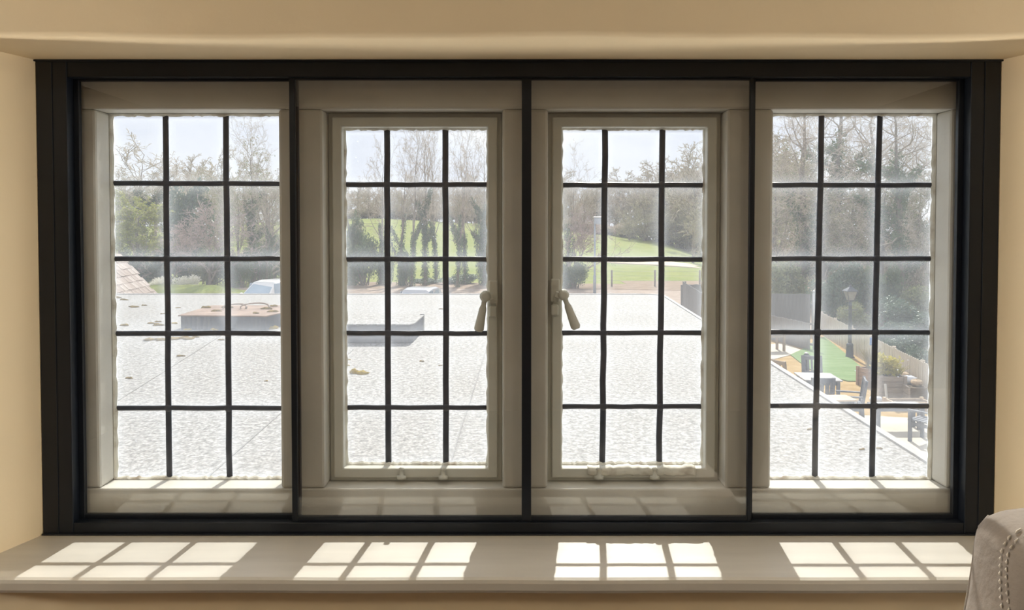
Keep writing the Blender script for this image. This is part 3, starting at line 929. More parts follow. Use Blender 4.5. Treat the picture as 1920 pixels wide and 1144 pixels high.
def tubes_mesh(name, lines, m, n=3, rmin=0.0, smooth=True):
    V, Qs, off = [], [], 0
    ang = np.arange(n) * 2 * math.pi / n
    ca, sa = np.cos(ang), np.sin(ang)
    for pts, rad in lines:
        d = np.gradient(pts, axis=0)
        d /= np.linalg.norm(d, axis=1, keepdims=True) + 1e-9
        s = np.cross(d, np.array([0.31, 0.87, 0.22]))
        s /= np.linalg.norm(s, axis=1, keepdims=True) + 1e-9
        u = np.cross(d, s)
        r = np.maximum(rad, rmin)[:, None, None]
        v = pts[:, None, :] + r * (s[:, None, :] * ca[None, :, None] + u[:, None, :] * sa[None, :, None])
        V.append(v.reshape(-1, 3))
        i = np.arange(len(pts) - 1)[:, None] * n + off
        k = np.arange(n)[None, :]; k2 = (k + 1) % n
        Qs.append(np.stack([i + k, i + k2, i + n + k2, i + n + k], -1).reshape(-1, 4))
        off += len(pts) * n
    return fast_mesh(name, np.concatenate(V), np.concatenate(Qs), m, smooth)


def leaves_mesh(name, rng, pts, size, m, tilt=1.0):
    n = len(pts)
    a = rng.normal(size=(n, 3)); a /= np.linalg.norm(a, axis=1, keepdims=True)
    c = rng.normal(size=(n, 3)); c -= a * (a * c).sum(1, keepdims=True); c /= np.linalg.norm(c, axis=1, keepdims=True)
    s = size * rng.uniform(0.6, 1.3, size=(n, 1))
    p = np.asarray(pts)
    V = np.stack([p - a * s, p + c * s * 0.55, p + a * s, p - c * s * 0.55], 1).reshape(-1, 3)
    return fast_mesh(name, V, np.arange(n * 4).reshape(-1, 4), m)


def along(rng, lines, n, spread, rfac=1.0):
    """random points clustered round polylines"""
    out = []
    w = np.array([np.linalg.norm(np.diff(p, axis=0), axis=1).sum() for p, r in lines]); w = w / w.sum()
    idx = rng.choice(len(lines), size=n, p=w)
    for i in idx:
        p, r = lines[i]
        t = rng.random() * (len(p) - 1); k = min(int(t), len(p) - 2); f = t - k
        q = p[k] * (1 - f) + p[k + 1] * f
        g = rng.normal(size=3)
        out.append(q + g / np.linalg.norm(g) * (rng.random() ** 0.5) * (spread + r[k] * rfac))
    return np.array(out)


def trunk_line(rng, h, r, lean=(0, 0), n=9, wob=0.02):
    pts, rad = [], []
    for i in range(n):
        t = i / (n - 1)
        pts.append((lean[0] * t * h + rng.normal() * wob * h * t * 0.5, lean[1] * t * h + rng.normal() * wob * h * t * 0.5, h * t))
        rad.append(r * (1 - t) ** 0.8 + 0.012 + (0.3 * r if i == 0 else 0))
    return np.array(pts), np.array(rad)


def tree_meshes(seed, h, r, counts, ratio, angle, lift, wiggle, lean=(0, 0), start=0.25, twig=None, ivy=0, ivy_top=0.6, leaf=0, leaf_m=None, thick=1.0):
    rng = np.random.default_rng(seed)
    tp, tr = trunk_line(rng, h, r, lean)
    lev = limbs(rng, tp, tr, counts, ratio, angle, lift, wiggle, start=start)
    d = {'trunk': tubes_mesh('trunk', lev[0], M_barkwood, 8)}
    d['branches'] = tubes_mesh('branches', lev[1] + lev[2], M_branch, 4, 0.009 * thick)
    d['twigs'] = tubes_mesh('twigs', sum(lev[3:], []), twig or M_twigs, 3, 0.0065 * thick)
    if ivy:
        k = int(len(tp) * ivy_top)
        lines = [(tp[:k + 1], tr[:k + 1])] + [(q[: len(q) // 2 + 1], rr) for q, rr in lev[1] if q[0][2] < h * ivy_top * 0.95]
        d['ivy'] = leaves_mesh('ivy', rng, along(rng, lines, ivy, 0.26, 1.6), 0.10, M_ivy)
    if leaf:
        d['leaves'] = leaves_mesh('leaves', rng, along(rng, lev[-1], leaf, 0.12), 0.06, leaf_m)
    return d


def place_tree(meshes, loc, scale, rz, label, group=None, name='bare_tree', cat='tree', sxy=None, skip=()):
    t = thing(name, loc, rz, label=label, cat=cat, group=group)
    t.scale = (sxy or scale, sxy or scale, scale)
    for k, me in meshes.items():
        if k not in skip:
            o = link(k, me, t)
            if k in ('ivy', 'leaves', 'twigs', 'foliage', 'branches'):
                o['kind'] = 'stuff'
    return t


A5 = (0.7, 0.7, 0.75, 0.8, 0.8)
TR = {
    # tall row trees: forked, fanning upwards
    'tall': tree_meshes(11, 13.5, 0.20, (15, 6, 5, 4, 3), (0.42, 0.45, 0.45, 0.5, 0.5), (0.72, 0.65, 0.7, 0.8, 0.8), (0.10, 0.07, 0.05, 0.02, 0), 0.16, start=0.25, ivy=6500, ivy_top=0.6),
    'tall2': tree_meshes(12, 13.5, 0.16, (13, 6, 5, 4, 3), (0.42, 0.45, 0.45, 0.5, 0.5), (0.65, 0.65, 0.7, 0.8, 0.8), (0.12, 0.07, 0.05, 0.02, 0), 0.16, lean=(0.07, 0.0), start=0.3, ivy=2600, ivy_top=0.35),
    'fork': tree_meshes(13, 12.5, 0.16, (10, 7, 5, 4, 3), (0.62, 0.45, 0.45, 0.5, 0.5), (0.45, 0.6, 0.7, 0.8, 0.8), (0.12, 0.07, 0.05, 0.02, 0), 0.16, lean=(-0.10, 0.02), start=0.15, ivy=2200, ivy_top=0.4),
    # broad oak
    'oak': tree_meshes(14, 9.0, 0.42, (12, 6, 5, 4, 3), (0.72, 0.5, 0.45, 0.45, 0.5), (0.95, 0.8, 0.8, 0.8, 0.8), (0.10, 0.05, 0.04, 0.0, 0), 0.20, start=0.3, ivy=5200, ivy_top=0.8, thick=2.3),
    # dense twiggy thicket tree
    'twiggy': tree_meshes(15, 9.0, 0.15, (18, 7, 5, 4, 3), (0.50, 0.45, 0.45, 0.5, 0.5), (0.8, 0.8, 0.8, 0.9, 0.9), (0.12, 0.05, 0.03, 0.0, 0), 0.18, start=0.05, thick=1.4, leaf=4500, leaf_m=M_olive),
    'mauve': tree_meshes(16, 4.2, 0.10, (16, 7, 6, 5), (0.75, 0.5, 0.5, 0.5), (0.9, 0.7, 0.7, 0.8), (0.06, 0.03, 0.0, 0.0), 0.16, start=0.05, twig=M_twig_p, thick=1.6),
    'willow': tree_meshes(17, 5.5, 0.16, (16, 8, 6, 4), (0.55, 0.45, 0.45, 0.5), (0.9, 0.7, 0.7, 0.8), (0.06, 0.02, -0.03, -0.05), 0.16, start=0.1, twig=M_twig_g, thick=1.6, leaf=22000, leaf_m=M_spring),
    'pale': tree_meshes(18, 6.0, 0.14, (16, 8, 6, 5), (0.55, 0.45, 0.45, 0.5), (0.9, 0.7, 0.7, 0.8), (0.06, 0.02, 0.0, 0.0), 0.16, start=0.04, twig=M_twig_g, thick=2.4),
    # big near trees of the right-hand window
    'near': tree_meshes(19, 15.0, 0.33, (20, 7, 5, 4, 4), (0.45, 0.48, 0.45, 0.5, 0.5), (0.95, 0.8, 0.8, 0.9, 0.9), (0.05, 0.03, 0.02, 0.0, 0), 0.20, start=0.12, ivy=3500, ivy_top=0.45),
    'near2': tree_meshes(20, 14.0, 0.28, (20, 7, 5, 4, 4), (0.45, 0.48, 0.45, 0.5, 0.5), (1.05, 0.8, 0.8, 0.9, 0.9), (0.02, 0.02, 0.0, 0.0, 0), 0.22, lean=(0.05, -0.03), start=0.10, ivy=6000, ivy_top=0.75),
    'wood': tree_meshes(21, 11.0, 0.20, (16, 7, 6, 5), (0.45, 0.5, 0.5, 0.5), (0.8, 0.7, 0.7, 0.8), (0.10, 0.05, 0.03, 0.0), 0.18, start=0.06, thick=4.0),
    'wood2': tree_meshes(22, 10.0, 0.20, (16, 7, 6, 5), (0.52, 0.5, 0.5, 0.5), (0.9, 0.7, 0.7, 0.8), (0.10, 0.04, 0.02, 0.0), 0.18, start=0.05, thick=4.0, leaf=4500, leaf_m=M_olive),
}


def bush_meshes(seed, rx, ry, rz, n, size, m, stems=14, low=0.0, twigm=None):
    rng = np.random.default_rng(seed)
    cen = rng.normal(size=(16, 3)) * np.array([rx * 0.42, ry * 0.42, rz * 0.30]) + np.array([0, 0, rz * 0.95])
    k = rng.integers(0, len(cen), n)
    g = rng.normal(size=(n, 3)); g /= np.linalg.norm(g, axis=1, keepdims=True)
    p = cen[k] + g * (rng.random((n, 1)) ** 0.4) * np.array([rx * 0.5, ry * 0.5, rz * 0.5])
    p[:, 2] = np.abs(p[:, 2]) + low
    lines = []
    for i in range(stems):
        c = cen[i % len(cen)] + rng.normal(size=3) * 0.2 * rz
        base = np.array([rng.normal() * rx * 0.12, rng.normal() * ry * 0.12, 0])
        mid = (base + c) / 2 + rng.normal(size=3) * 0.08 * rz
        lines.append((np.array([base, mid, c]), np.array([0.035, 0.025, 0.008]) * rz))
    return {'stems': tubes_mesh('stems', lines, M_barkwood, 5), 'foliage': leaves_mesh('foliage', rng, p, size, m)}


BU = {
    'dark': bush_meshes(31, 2.2, 2.0, 2.2, 9000, 0.13, M_dark),
    'ivy': bush_meshes(32, 1.8, 1.6, 2.2, 8000, 0.11, M_ivy),
    'olive': bush_meshes(33, 2.6, 2.0, 2.0, 8000, 0.13, M_olive),
    'spring': bush_meshes(34, 2.6, 2.0, 2.0, 7000, 0.12, M_spring),
    'scrub': bush_meshes(36, 3.0, 2.2, 2.0, 9000, 0.11, M_twigs, 24),
    'blossom': bush_meshes(35, 1.2, 1.0, 0.6, 3500, 0.07, M_blossom),
}


def gz(x, y):
    return terrain(x, y) - 0.05


def tree_px(kind, px, depth, top_py, label, group=None, h=None, rz=None, sxy=1.0, name='bare_tree', cat='tree', skip=()):
    """tree standing on the ground at that distance, its top reaching the photo row top_py"""
    p = at(px, top_py, depth)
    z = gz(p.x, depth)
    me = TR[kind]
    zmax = max(max(v.co.z for v in me['trunk'].vertices), 0.1)
    top = MAXZ.setdefault(kind, max(float(np.array([c for m in me.values() for c in m_z(m)]).max()), zmax))
    s = (p.z - z) / top
    return place_tree(me, (p.x, depth, z), s, rz if rz is not None else RNG.uniform(0, 6.28), label, group, name, cat, s * sxy, skip)


MAXZ = {}


def m_z(me):
    a = np.empty(len(me.vertices) * 3, dtype=np.float32)
    me.vertices.foreach_get('co', a)
    return [np.percentile(a[2::3], 99.5)]


def bush_px(kind, px, depth, top_py, label, wpx=None, group=None, name='evergreen_bush', cat='bush', sink=0.0):
    p = at(px, top_py, depth)
    z = gz(p.x, depth)
    me = BU[kind]
    a = np.empty(len(me['foliage'].vertices) * 3, dtype=np.float32)
    me['foliage'].vertices.foreach_get('co', a)
    top = float(np.percentile(a[2::3], 99.5)); wid = float(np.percentile(a[0::3], 99) - np.percentile(a[0::3], 1))
    s = (p.z - z) / top
    sxy = s if wpx is None else wpx / F * depth / wid
    return place_tree(me, (p.x, depth, z), s, RNG.uniform(0, 6.28), label, group, name, cat, sxy)


# --- view of the leftmost window
tree_px('oak', 262, 78, 252, 'spreading bare oak with ivy clad trunk at the far left', sxy=1.6, rz=0.4)
tree_px('oak', 318, 80, 298, 'smaller ivy clad bare tree beside the spreading oak', sxy=0.7, rz=2.0)
tree_px('wood', 362, 92, 292, 'distant low bare tree left of the dark evergreen', rz=1.0)
tree_px('wood2', 412, 90, 278, 'distant bare tree with a faint green haze behind the dark evergreen', rz=0.2)
tree_px('twiggy', 392, 72, 318, 'dull green twiggy tree rising above the dark evergreen', rz=2.0)
tree_px('twiggy', 222, 70, 330, 'twiggy grey green tree above the yellow willow', rz=1.0, sxy=1.3)
tree_px('willow', 258, 58, 362, 'yellow green willow in fresh leaf at the far left', name='willow_tree', sxy=1.25, rz=0.3)
bush_px('dark', 368, 64, 346, 'tall dark evergreen tree behind the mauve shrub', 78, name='evergreen_tree', cat='tree')
tree_px('mauve', 392, 55, 378, 'mauve brown bare shrub in front of the dark evergreen', name='bare_shrub', cat='shrub', sxy=1.3, rz=0.5)
tree_px('mauve', 318, 55, 428, 'low mauve bare shrub beside the yellow willow', name='bare_shrub', cat='shrub', sxy=1.2, rz=2.5)
tree_px('tall', 470, 60, 208, 'tall bare tree on the right of the leftmost window', rz=1.2)
tree_px('twiggy', 500, 57, 262, 'dense twiggy tree at the right edge of the leftmost window', rz=2.2, sxy=1.1)
tree_px('twiggy', 446, 62, 300, 'dense twiggy tree just right of the mauve shrub', rz=0.9)
tree_px('tall', 505, 55, 330, 'ivy clad trunk at the right edge of the leftmost window', rz=4.0, sxy=0.8)
bush_px('ivy', 236, 54, 470, 'dark shrub beside the upper edge of the tiled roof', 60)
bush_px('dark', 300, 55, 470, 'dark shrub behind the white blossom, left of its neighbour', 60)
bush_px('dark', 345, 57, 478, 'dark shrub behind the white blossom, right of its neighbour', 55)
bush_px('olive', 388, 56, 462, 'olive shrub behind the grass bank', 60, name='olive_bush')
bush_px('ivy', 432, 55, 480, 'dark ivy mound at the end of the grass bank', 34)
bush_px('ivy', 455, 55, 470, 'dark ivy mound left of the white car roof', 40)
bush_px('ivy', 480, 58, 455, 'dark ivy mound behind the white car roof', 50)
bush_px('olive', 512, 60, 440, 'olive bush at the right edge of the leftmost window', 50, name='olive_bush')
bush_px('spring', 545, 66, 480, 'pale spring green bush behind the white car', 70, name='spring_bush')
bush_px('blossom', 297, 51, 520, 'white flowering bush beside the tiled roof', 32, name='flowering_bush')
bush_px('blossom', 352, 51.5, 517, 'white flowering bush on the grass bank', 46, name='flowering_bush')

# grass bank
vs, fs = [], []
nu, nv = 20, 7
for j in range(nv):
    for i in range(nu):
        t, q = i / (nu - 1), j / (nv - 1)
        x = -25.5 + 8.5 * t; y = 47.0 + 4.5 * q
        hgt = 0.62 * math.sin(math.pi * min(1, q * 0.9 + 0.1)) * (1 - smooth01((t - 0.65) / 0.35)) + 0.02
        vs.append((x, y, GROUND_Z + hgt + RNG.uniform(0, 0.05)))
for j in range(nv - 1):
    for i in range(nu - 1):
        fs.append((j * nu + i, j * nu + i + 1, (j + 1) * nu + i + 1, (j + 1) * nu + i))
struct(MB().add(vs, fs).build('grass_bank', M_field, smooth=True), 'bright grass bank beyond the flat roof')

# --- row of trees in the second window
for kind, px, d, topy, lab, rz, sxy in (
        ('fork', 662, 60, 300, 'slim bare tree at the left edge of the second window', 0.3, 0.9),
        ('tall2', 712, 58, 248, 'bare tree right of the dark ivy mass in the second window', 1.0, 0.8),
        ('fork', 748, 57, 216, 'leaning bare tree with fanned branches in the second window', 2.6, 0.9),
        ('tall2', 770, 56, 205, 'slim straight bare tree left of the ivy column', 0.0, 0.7),
        ('tall', 796, 57, 200, 'tall tree with a thick dark column of ivy', 0.7, 0.75),
        ('tall2', 818, 60, 238, 'slim bare tree just right of the ivy column', 3.6, 0.7),
        ('fork', 856, 55, 212, 'forked leaning bare tree near the window handle', 3.3, 0.8),
        ('tall2', 872, 58, 225, 'slim bare tree behind the forked one', 2.2, 0.75),
        ('tall', 908, 57, 232, 'ivy clad tree at the right edge of the second window', 5.0, 0.8)):
    tree_px(kind, px, d, topy, lab, 'row of trees along the field', rz=rz, sxy=sxy)
bush_px('ivy', 682, 57, 445, 'large dark ivy mass at the left of the second window', 66, name='ivy_mass')
bush_px('ivy', 664, 60, 405, 'tall grey green ivy mass behind the dark one', 50, name='ivy_mass')
bush_px('ivy', 760, 57, 470, 'dark ivy mound at the foot of the fanned tree', 40, name='ivy_mass')
bush_px('ivy', 720, 58, 480, 'thin ivy mound right of the dark ivy mass', 30, name='ivy_mass')
bush_px('ivy', 912, 58, 420, 'pale ivy mass behind the window handle', 34, name='ivy_mass')
bush_px('dark', 870, 59, 515, 'low dark hedge plant at the foot of the forked tree', 60)
bush_px('dark', 800, 60, 522, 'low dark hedge plant behind the silver car', 50)

# --- third window
tree_px('fork', 1062, 58, 262, 'bare tree at the left edge of the third window', rz=3.6, sxy=0.9)
tree_px('mauve', 1078, 56, 395, 'wide bare shrub above the lamp column foot', name='bare_shrub', cat='shrub', sxy=1.1, rz=1.0)
bush_px('ivy', 1078, 54, 492, 'dark blue green bush left of the lamp column', 52)
bush_px('dark', 1052, 55, 500, 'dark bush at the left edge of the third window', 36)
tree_px('pale', 1300, 92, 398, 'pale willowy bare tree at the right of the hill', name='bare_shrub', cat='shrub', rz=0.5, sxy=1.3)
tree_px('wood', 1302, 120, 268, 'tallest bare tree behind the hill on the right', rz=0.9)

# --- wood on the skyline
rw = random.Random(5)
for row, (d0, dt) in enumerate(((152, 0), (138, 16))):
    px = 560 + row * 9
    while px < 1480:
        if px < 1040:
            tp = 340 + dt * 0.8 + rw.uniform(-14, 10)
        elif px < 1160:
            tp = 330 + dt + rw.uniform(-16, 12)
        else:
            tp = 334 + dt - (px - 1160) * 0.26 + rw.uniform(-14, 12)
        side = ('above the field behind the row of ivy trees', 'behind the middle of the green hill', 'behind the right end of the green hill')[0 if px < 1000 else (1 if px < 1240 else 2)]
        tree_px(rw.choice(('wood', 'wood2')), px, d0 + rw.uniform(-5, 5), tp, 'hazy bare tree of the skyline wood ' + side, 'wood on the skyline', rz=rw.uniform(0, 6), sxy=1.35)
        px += rw.uniform(20, 28)
px = 180
while px < 560:
    tree_px(rw.choice(('wood', 'wood2')), px, 112 + rw.uniform(-8, 8), 330 + rw.uniform(-14, 14), 'bare tree of the hazy wood behind the leftmost window view', 'wood on the left', rz=rw.uniform(0, 6), sxy=1.3)
    px += rw.uniform(24, 32)
for k, (px, d, tp) in enumerate(((-150, 74, 300), (-60, 70, 320), (30, 72, 300), (110, 66, 330), (165, 70, 340))):
    tree_px('twiggy', px, d, tp, 'dense twiggy tree beyond the left end of the view', 'trees beyond the left end', rz=k * 1.2, sxy=1.4)
px = 1180
while px < 1420:
    tree_px('pale', px, 128 + rw.uniform(-4, 4), 385 - (px - 1180) * 0.1 + rw.uniform(-10, 10), 'low pale bare tree along the top of the hill', 'low trees on the hill', rz=rw.uniform(0, 6), sxy=1.4)
    px += rw.uniform(24, 34)

px = 1030
while px < 1480:
    bush_px('scrub', px, 134 + rw.uniform(-3, 3), 412 + max(0, px - 1240) * 0.18 + rw.uniform(-8, 8), 'brown leafless scrub along the crest of the hill', 56, 'scrub on the hill crest', 'leafless_scrub', 'scrub')
    px += rw.uniform(20, 26)
px = 600
while px < 1030:
    bush_px('scrub', px, 146 + rw.uniform(-3, 3), 388 + rw.uniform(-6, 6), 'brown leafless scrub above the field behind the row of trees', 70, 'scrub above the field', 'leafless_scrub', 'scrub')
    px += rw.uniform(24, 30)
# --- fourth window
tree_px('near', 1508, 44, 92, 'big bare tree with a leaning trunk at the left of the last window', rz=0.6)
tree_px('near2', 1572, 46, 80, 'big bare tree in the middle of the last window', rz=1.6)
tree_px('near2', 1700, 38, 130, 'big ivy covered tree at the right of the last window', rz=3.0, sxy=0.95)
tree_px('near', 1640, 50, 110, 'bare tree between the two ivy trees of the last window', rz=2.0)
tree_px('near', 1772, 44, 100, 'bare tree at the right edge of the last window', rz=4.4)
for k, (px, d, tp) in enumerate(((1850, 42, 260), (1930, 44, 270), (2020, 42, 255), (2110, 45, 270), (2210, 44, 262))):
    tree_px('twiggy', px, d, tp, 'dense twiggy tree of the thicket beyond the right end of the view', 'thicket beyond the view', rz=k * 1.3, sxy=1.35)
for k, (px, d, tp) in enumerate(((1820, 50, 430), (1900, 50, 425), (1990, 50, 430), (2090, 50, 428), (2190, 50, 430))):
    bush_px('scrub', px, d, tp, 'tall brown scrub beyond the right end of the view', 130, 'scrub beyond the view', 'leafless_scrub', 'scrub')
for k, (px, d, tp) in enumerate(((1455, 48, 262), (1500, 52, 290), (1545, 42, 300), (1600, 44, 280), (1655, 40, 290), (1725, 42, 270), (1420, 56, 280))):
    tree_px('twiggy', px, d, tp, 'dense twiggy tree in the thicket behind the garden fence', 'thicket behind the fence', rz=k * 1.1, sxy=1.25)
bush_px('dark', 1585, 34, 498, 'dark evergreen behind the lamp post', 80)
bush_px('dark', 1632, 35, 520, 'dark evergreen right of the lamp post', 70)
bush_px('olive', 1470, 40, 488, 'olive bush behind the tall dark fence', 90, name='olive_bush')
bush_px('olive', 1600, 31, 570, 'olive bush behind the slatted fence beside the lamp post', 60, name='olive_bush')
bush_px('dark', 1690, 30, 560, 'dark shaded bush behind the slatted fence on the right', 90)
bush_px('dark', 1748, 28, 590, 'dark shaded bush at the right edge behind the slatted fence', 90)
for k, (px, d, tp, wd) in enumerate(((1440, 62, 440, 90), (1500, 60, 430, 100), (1560, 58, 425, 100), (1625, 58, 420, 110), (1690, 56, 425, 110), (1755, 54, 420, 110))):
    bush_px('scrub', px, d, tp, 'tall brown scrub filling the back of the garden thicket', wd, 'scrub in the thicket', 'leafless_scrub', 'scrub')
bush_px('scrub', 1715, 40, 470, 'brown scrub below the ivy covered tree of the last window', 110, name='leafless_scrub', cat='scrub')
bush_px('olive', 1722, 32, 540, 'olive bush behind the dark shrubs at the right edge', 80, name='olive_bush')
bush_px('ivy', 1662, 33, 500, 'ivy covered bush behind the middle of the slatted fence', 60)
bush_px('dark', 1668, 26.5, 604, 'low dark shrub tight behind the slatted fence beside the golden shrub', 60)
bush_px('dark', 1712, 24.5, 622, 'low dark shrub tight behind the slatted fence above the white sack', 66)
bush_px('dark', 1757, 22.0, 640, 'low dark shrub tight behind the near end of the slatted fence', 70)
bush_px('ivy', 1545, 38, 540, 'ivy bush behind the corner of the fences', 50)

# ------------------------------------------------------------------ fences
M_plank = mat('pale_fence_wood', (0.52, 0.45, 0.36), 0.9, noise=((0.60, 0.53, 0.43), 3, 0.35, 0.7, (4, 4, 0.5)))
M_greyplank = mat('grey_fence_wood', (0.27, 0.26, 0.25), 0.9, noise=((0.35, 0.34, 0.32), 3, 0.35, 0.7, (4, 4, 0.5)))
M_darkplank = mat('dark_fence_wood', (0.20, 0.20, 0.20), 0.9, noise=((0.27, 0.26, 0.25), 3, 0.35, 0.7, (4, 4, 0.5)))


def fence(a, b, h, bw, gap, m, label, h1=None, pointed=0.0, jitter=0.01, th=0.022, post=2.0):
    """close boards from a to b (x, y), each board a part, with rails and posts"""
    a, b = Vector((a[0], a[1], GROUND_Z)), Vector((b[0], b[1], GROUND_Z))
    L = (b - a).length
    d = (b - a).normalized()
    t = thing('fence', a, math.atan2(d.y, d.x), label=label, cat='fence')
    n = int(L / (bw + gap))
    h1 = h if h1 is None else h1
    me = None
    for i in range(n):
        hh = h + (h1 - h) * i / max(1, n - 1)
        if me is None:
            w2 = bw / 2
            b_ = MB()
            pr = [(-w2, 0), (w2, 0), (w2, 1 - pointed), (w2 * 0.6, 1), (-w2 * 0.6, 1), (-w2, 1 - pointed)]
            b_.add([(x, -th / 2, z) for x, z in pr] + [(x, th / 2, z) for x, z in pr],
                   [(0, 1, 2, 3, 4, 5), (11, 10, 9, 8, 7, 6)] + [(k, 6 + k, 6 + (k + 1) % 6, (k + 1) % 6) for k in range(6)])
            o = b_.build('fence_board', m, None, origin=(0, 0, 0)); me = o.data
        else:
            o = bpy.data.objects.new('fence_board', me); COL.objects.link(o)
        o.parent = t
        o.location = ((i + 0.5) * (bw + gap), RNG.uniform(-0.004, 0.004), 0.03)
        o.scale = (1, 1, hh + RNG.uniform(-jitter, jitter))
    for f in (0.25, 0.75):
        r = MB().obox((0, 0.045, h * f), (L, 0.045, h1 * f), 0.04, 0.08).build('fence_rail', m, None, origin=(0, 0, 0)); r.parent = t
    k = max(2, int(L / post) + 1)
    for i in range(k):
        s = i / (k - 1)
        hh = h + (h1 - h) * s
        r = MB().box(L * s - 0.045, L * s + 0.045, 0.07, 0.16, 0, hh + 0.02).build('fence_post', m, None, origin=(0, 0, 0)); r.parent = t
    return t


fence((12.65, 30.7), (10.1, 17.0), 0.90, 0.125, 0.035, M_plank, 'pale slatted wooden fence running along the right of the lawn', pointed=0.03)
fence((9.9, 29.6), (10.55, 26.2), 0.95, 0.14, 0.006, M_greyplank, 'low grey close boarded fence behind the paved corner', pointed=0.02)
fence((8.6, 31.0), (12.4, 30.6), 1.62, 0.15, 0.003, M_darkplank, 'tall dark close boarded fence at the back of the garden')
fence((8.15, 35.6), (6.75, 23.6), 1.80, 0.15, 0.003, M_darkplank, 'tall dark fence beside the far corner of the flat roof')
fence((8.2, 35.7), (10.6, 36.4), 1.62, 0.15, 0.003, M_darkplank, 'dark fence return behind the tall dark fence')
# white down pipe by the tall fence
M_white = mat('white_plastic', (0.72, 0.72, 0.70), 0.4, noise=((0.62, 0.62, 0.60), 8, 0.4, 0.7))
p = at(1525, 640, 30.3)
t = thing('white_post', (p.x, 30.3, GROUND_Z), label='slim white post at the end of the tall dark garden fence', cat='post')
MB().tube([(p.x, 30.3, GROUND_Z), (p.x, 30.3, GROUND_Z + 1.75)], 0.04, 10).build('pole', M_white, t, True)
MB().lathe([(0.055, 0), (0.055, 0.04), (0.02, 0.07)], (p.x, 30.3, GROUND_Z + 1.75), 10).build('cap', M_white, t, True)

# ------------------------------------------------------------------ lamp post of the garden
M_iron = mat('dark_cast_iron', (0.045, 0.055, 0.075), 0.45, noise=((0.07, 0.08, 0.10), 10, 0.4, 0.7))
M_lantern = mat('lantern_pane', (0.62, 0.60, 0.54), 0.3, noise=((0.52, 0.50, 0.45), 8, 0.4, 0.7), translucent=0.6)
g = on_level(1593, 672, GROUND_Z)
lp = thing('lamp_post', g, label='black cast iron lamp post with tapered lantern beside the slatted fence', cat='lamp post')
MB().lathe([(0.16, 0), (0.16, 0.05), (0.12, 0.08), (0.105, 0.42), (0.12, 0.45), (0.075, 0.52)], g, 12).build('base', M_iron, lp, True)
MB().lathe([(0.062, 0.5), (0.052, 1.75), (0.075, 1.78), (0.05, 1.81), (0.04, 1.90)], g, 12).build('column', M_iron, lp, True)
MB().obox((g.x - 0.22, g.y, g.z + 1.62), (g.x + 0.22, g.y, g.z + 1.62), 0.025, 0.025).build('ladder_bar', M_iron, lp)
lan = MB().lathe([(0.05, 1.90), (0.12, 1.93), (0.13, 1.95)], g, 4).build('lantern_seat', M_iron, lp)
b = MB()
for k in range(4):
    a = 2 * math.pi * (k + 0.5) / 4
    b.obox((g.x + 0.125 * math.cos(a), g.y + 0.125 * math.sin(a), g.z + 1.94), (g.x + 0.235 * math.cos(a), g.y + 0.235 * math.sin(a), g.z + 2.24), 0.018, 0.018)
b.build('lantern_frame', M_iron, lp)
for k in range(4):
    a, c = 2 * math.pi * (k + 0.5) / 4, 2 * math.pi * (k + 1.5) / 4
    q = lambda r, z, an: (g.x + r * math.cos(an), g.y + r * math.sin(an), g.z + z)
    vs = [q(0.12, 1.95, a), q(0.12, 1.95, c), q(0.23, 2.24, c), q(0.23, 2.24, a), q(0.115, 1.95, a), q(0.115, 1.95, c), q(0.225, 2.24, c), q(0.225, 2.24, a)]
    MB().add(vs, [(0, 1, 2, 3), (7, 6, 5, 4), (0, 4, 5, 1), (1, 5, 6, 2), (2, 6, 7, 3), (3, 7, 4, 0)]).build('lantern_pane', M_lantern, lp)
MB().lathe([(0.28, 2.24), (0.27, 2.26), (0.10, 2.36), (0.06, 2.38), (0.06, 2.41), (0.015, 2.44), (0.02, 2.47), (0.005, 2.50)], g, 4).build('lantern_roof', M_iron, lp)

# street lamp column beyond the roof
g = Vector((at(1115, 552, 50).x, 50, GROUND_Z))
st = thing('lamp_column', g, label='tall thin grey lamp column with box head in front of the hill', cat='lamp post')
M_galv = mat('galvanised_steel', (0.36, 0.40, 0.46), 0.5, noise=((0.42, 0.46, 0.52), 6, 0.4, 0.7))
hz = at(1115, 408, 50).z
MB().tube([g, (g.x, g.y, GROUND_Z + 1.2), (g.x, g.y, GROUND_Z + 1.25), (g.x, g.y, hz - 0.35)], [0.11, 0.11, 0.075, 0.06], 10).build('pole', M_galv, st, True)
MB().box(g.x - 0.05, g.x + 0.40, g.y - 0.2, g.y + 0.2, hz - 0.45, hz - 0.02).build('lamp_head', M_galv, st, bevel=0.04)
MB().box(g.x - 0.10, g.x + 0.44, g.y - 0.25, g.y + 0.25, hz - 0.02, hz + 0.06).build('lamp_cap', M_white, st, bevel=0.02)

# post and wire fence at the edge of the field
M_postw = mat('field_post_wood', (0.22, 0.17, 0.13), 0.9, noise=((0.30, 0.24, 0.19), 6, 0.4, 0.7))
M_wire = mat('fence_wire', (0.35, 0.34, 0.33), 0.5, metal=0.6)
ff = thing('wire_fence', (at(1147, 540, 56).x, 56, GROUND_Z), label='post and wire fence along the edge of the green field', cat='fence')
pos = []
for px in (1040, 1147, 1228, 1312, 1390):
    x = at(px, 540, 56).x
    pos.append(x)
    MB().tube([(x, 56, GROUND_Z - 0.1), (x, 56, GROUND_Z + 1.25)], 0.07, 8).build('fence_post', M_postw, ff, True)
for zz in (0.45, 0.8, 1.15):
    MB().tube([(x, 56, GROUND_Z + zz) for x in pos], 0.008, 4).build('wire', M_wire, ff)

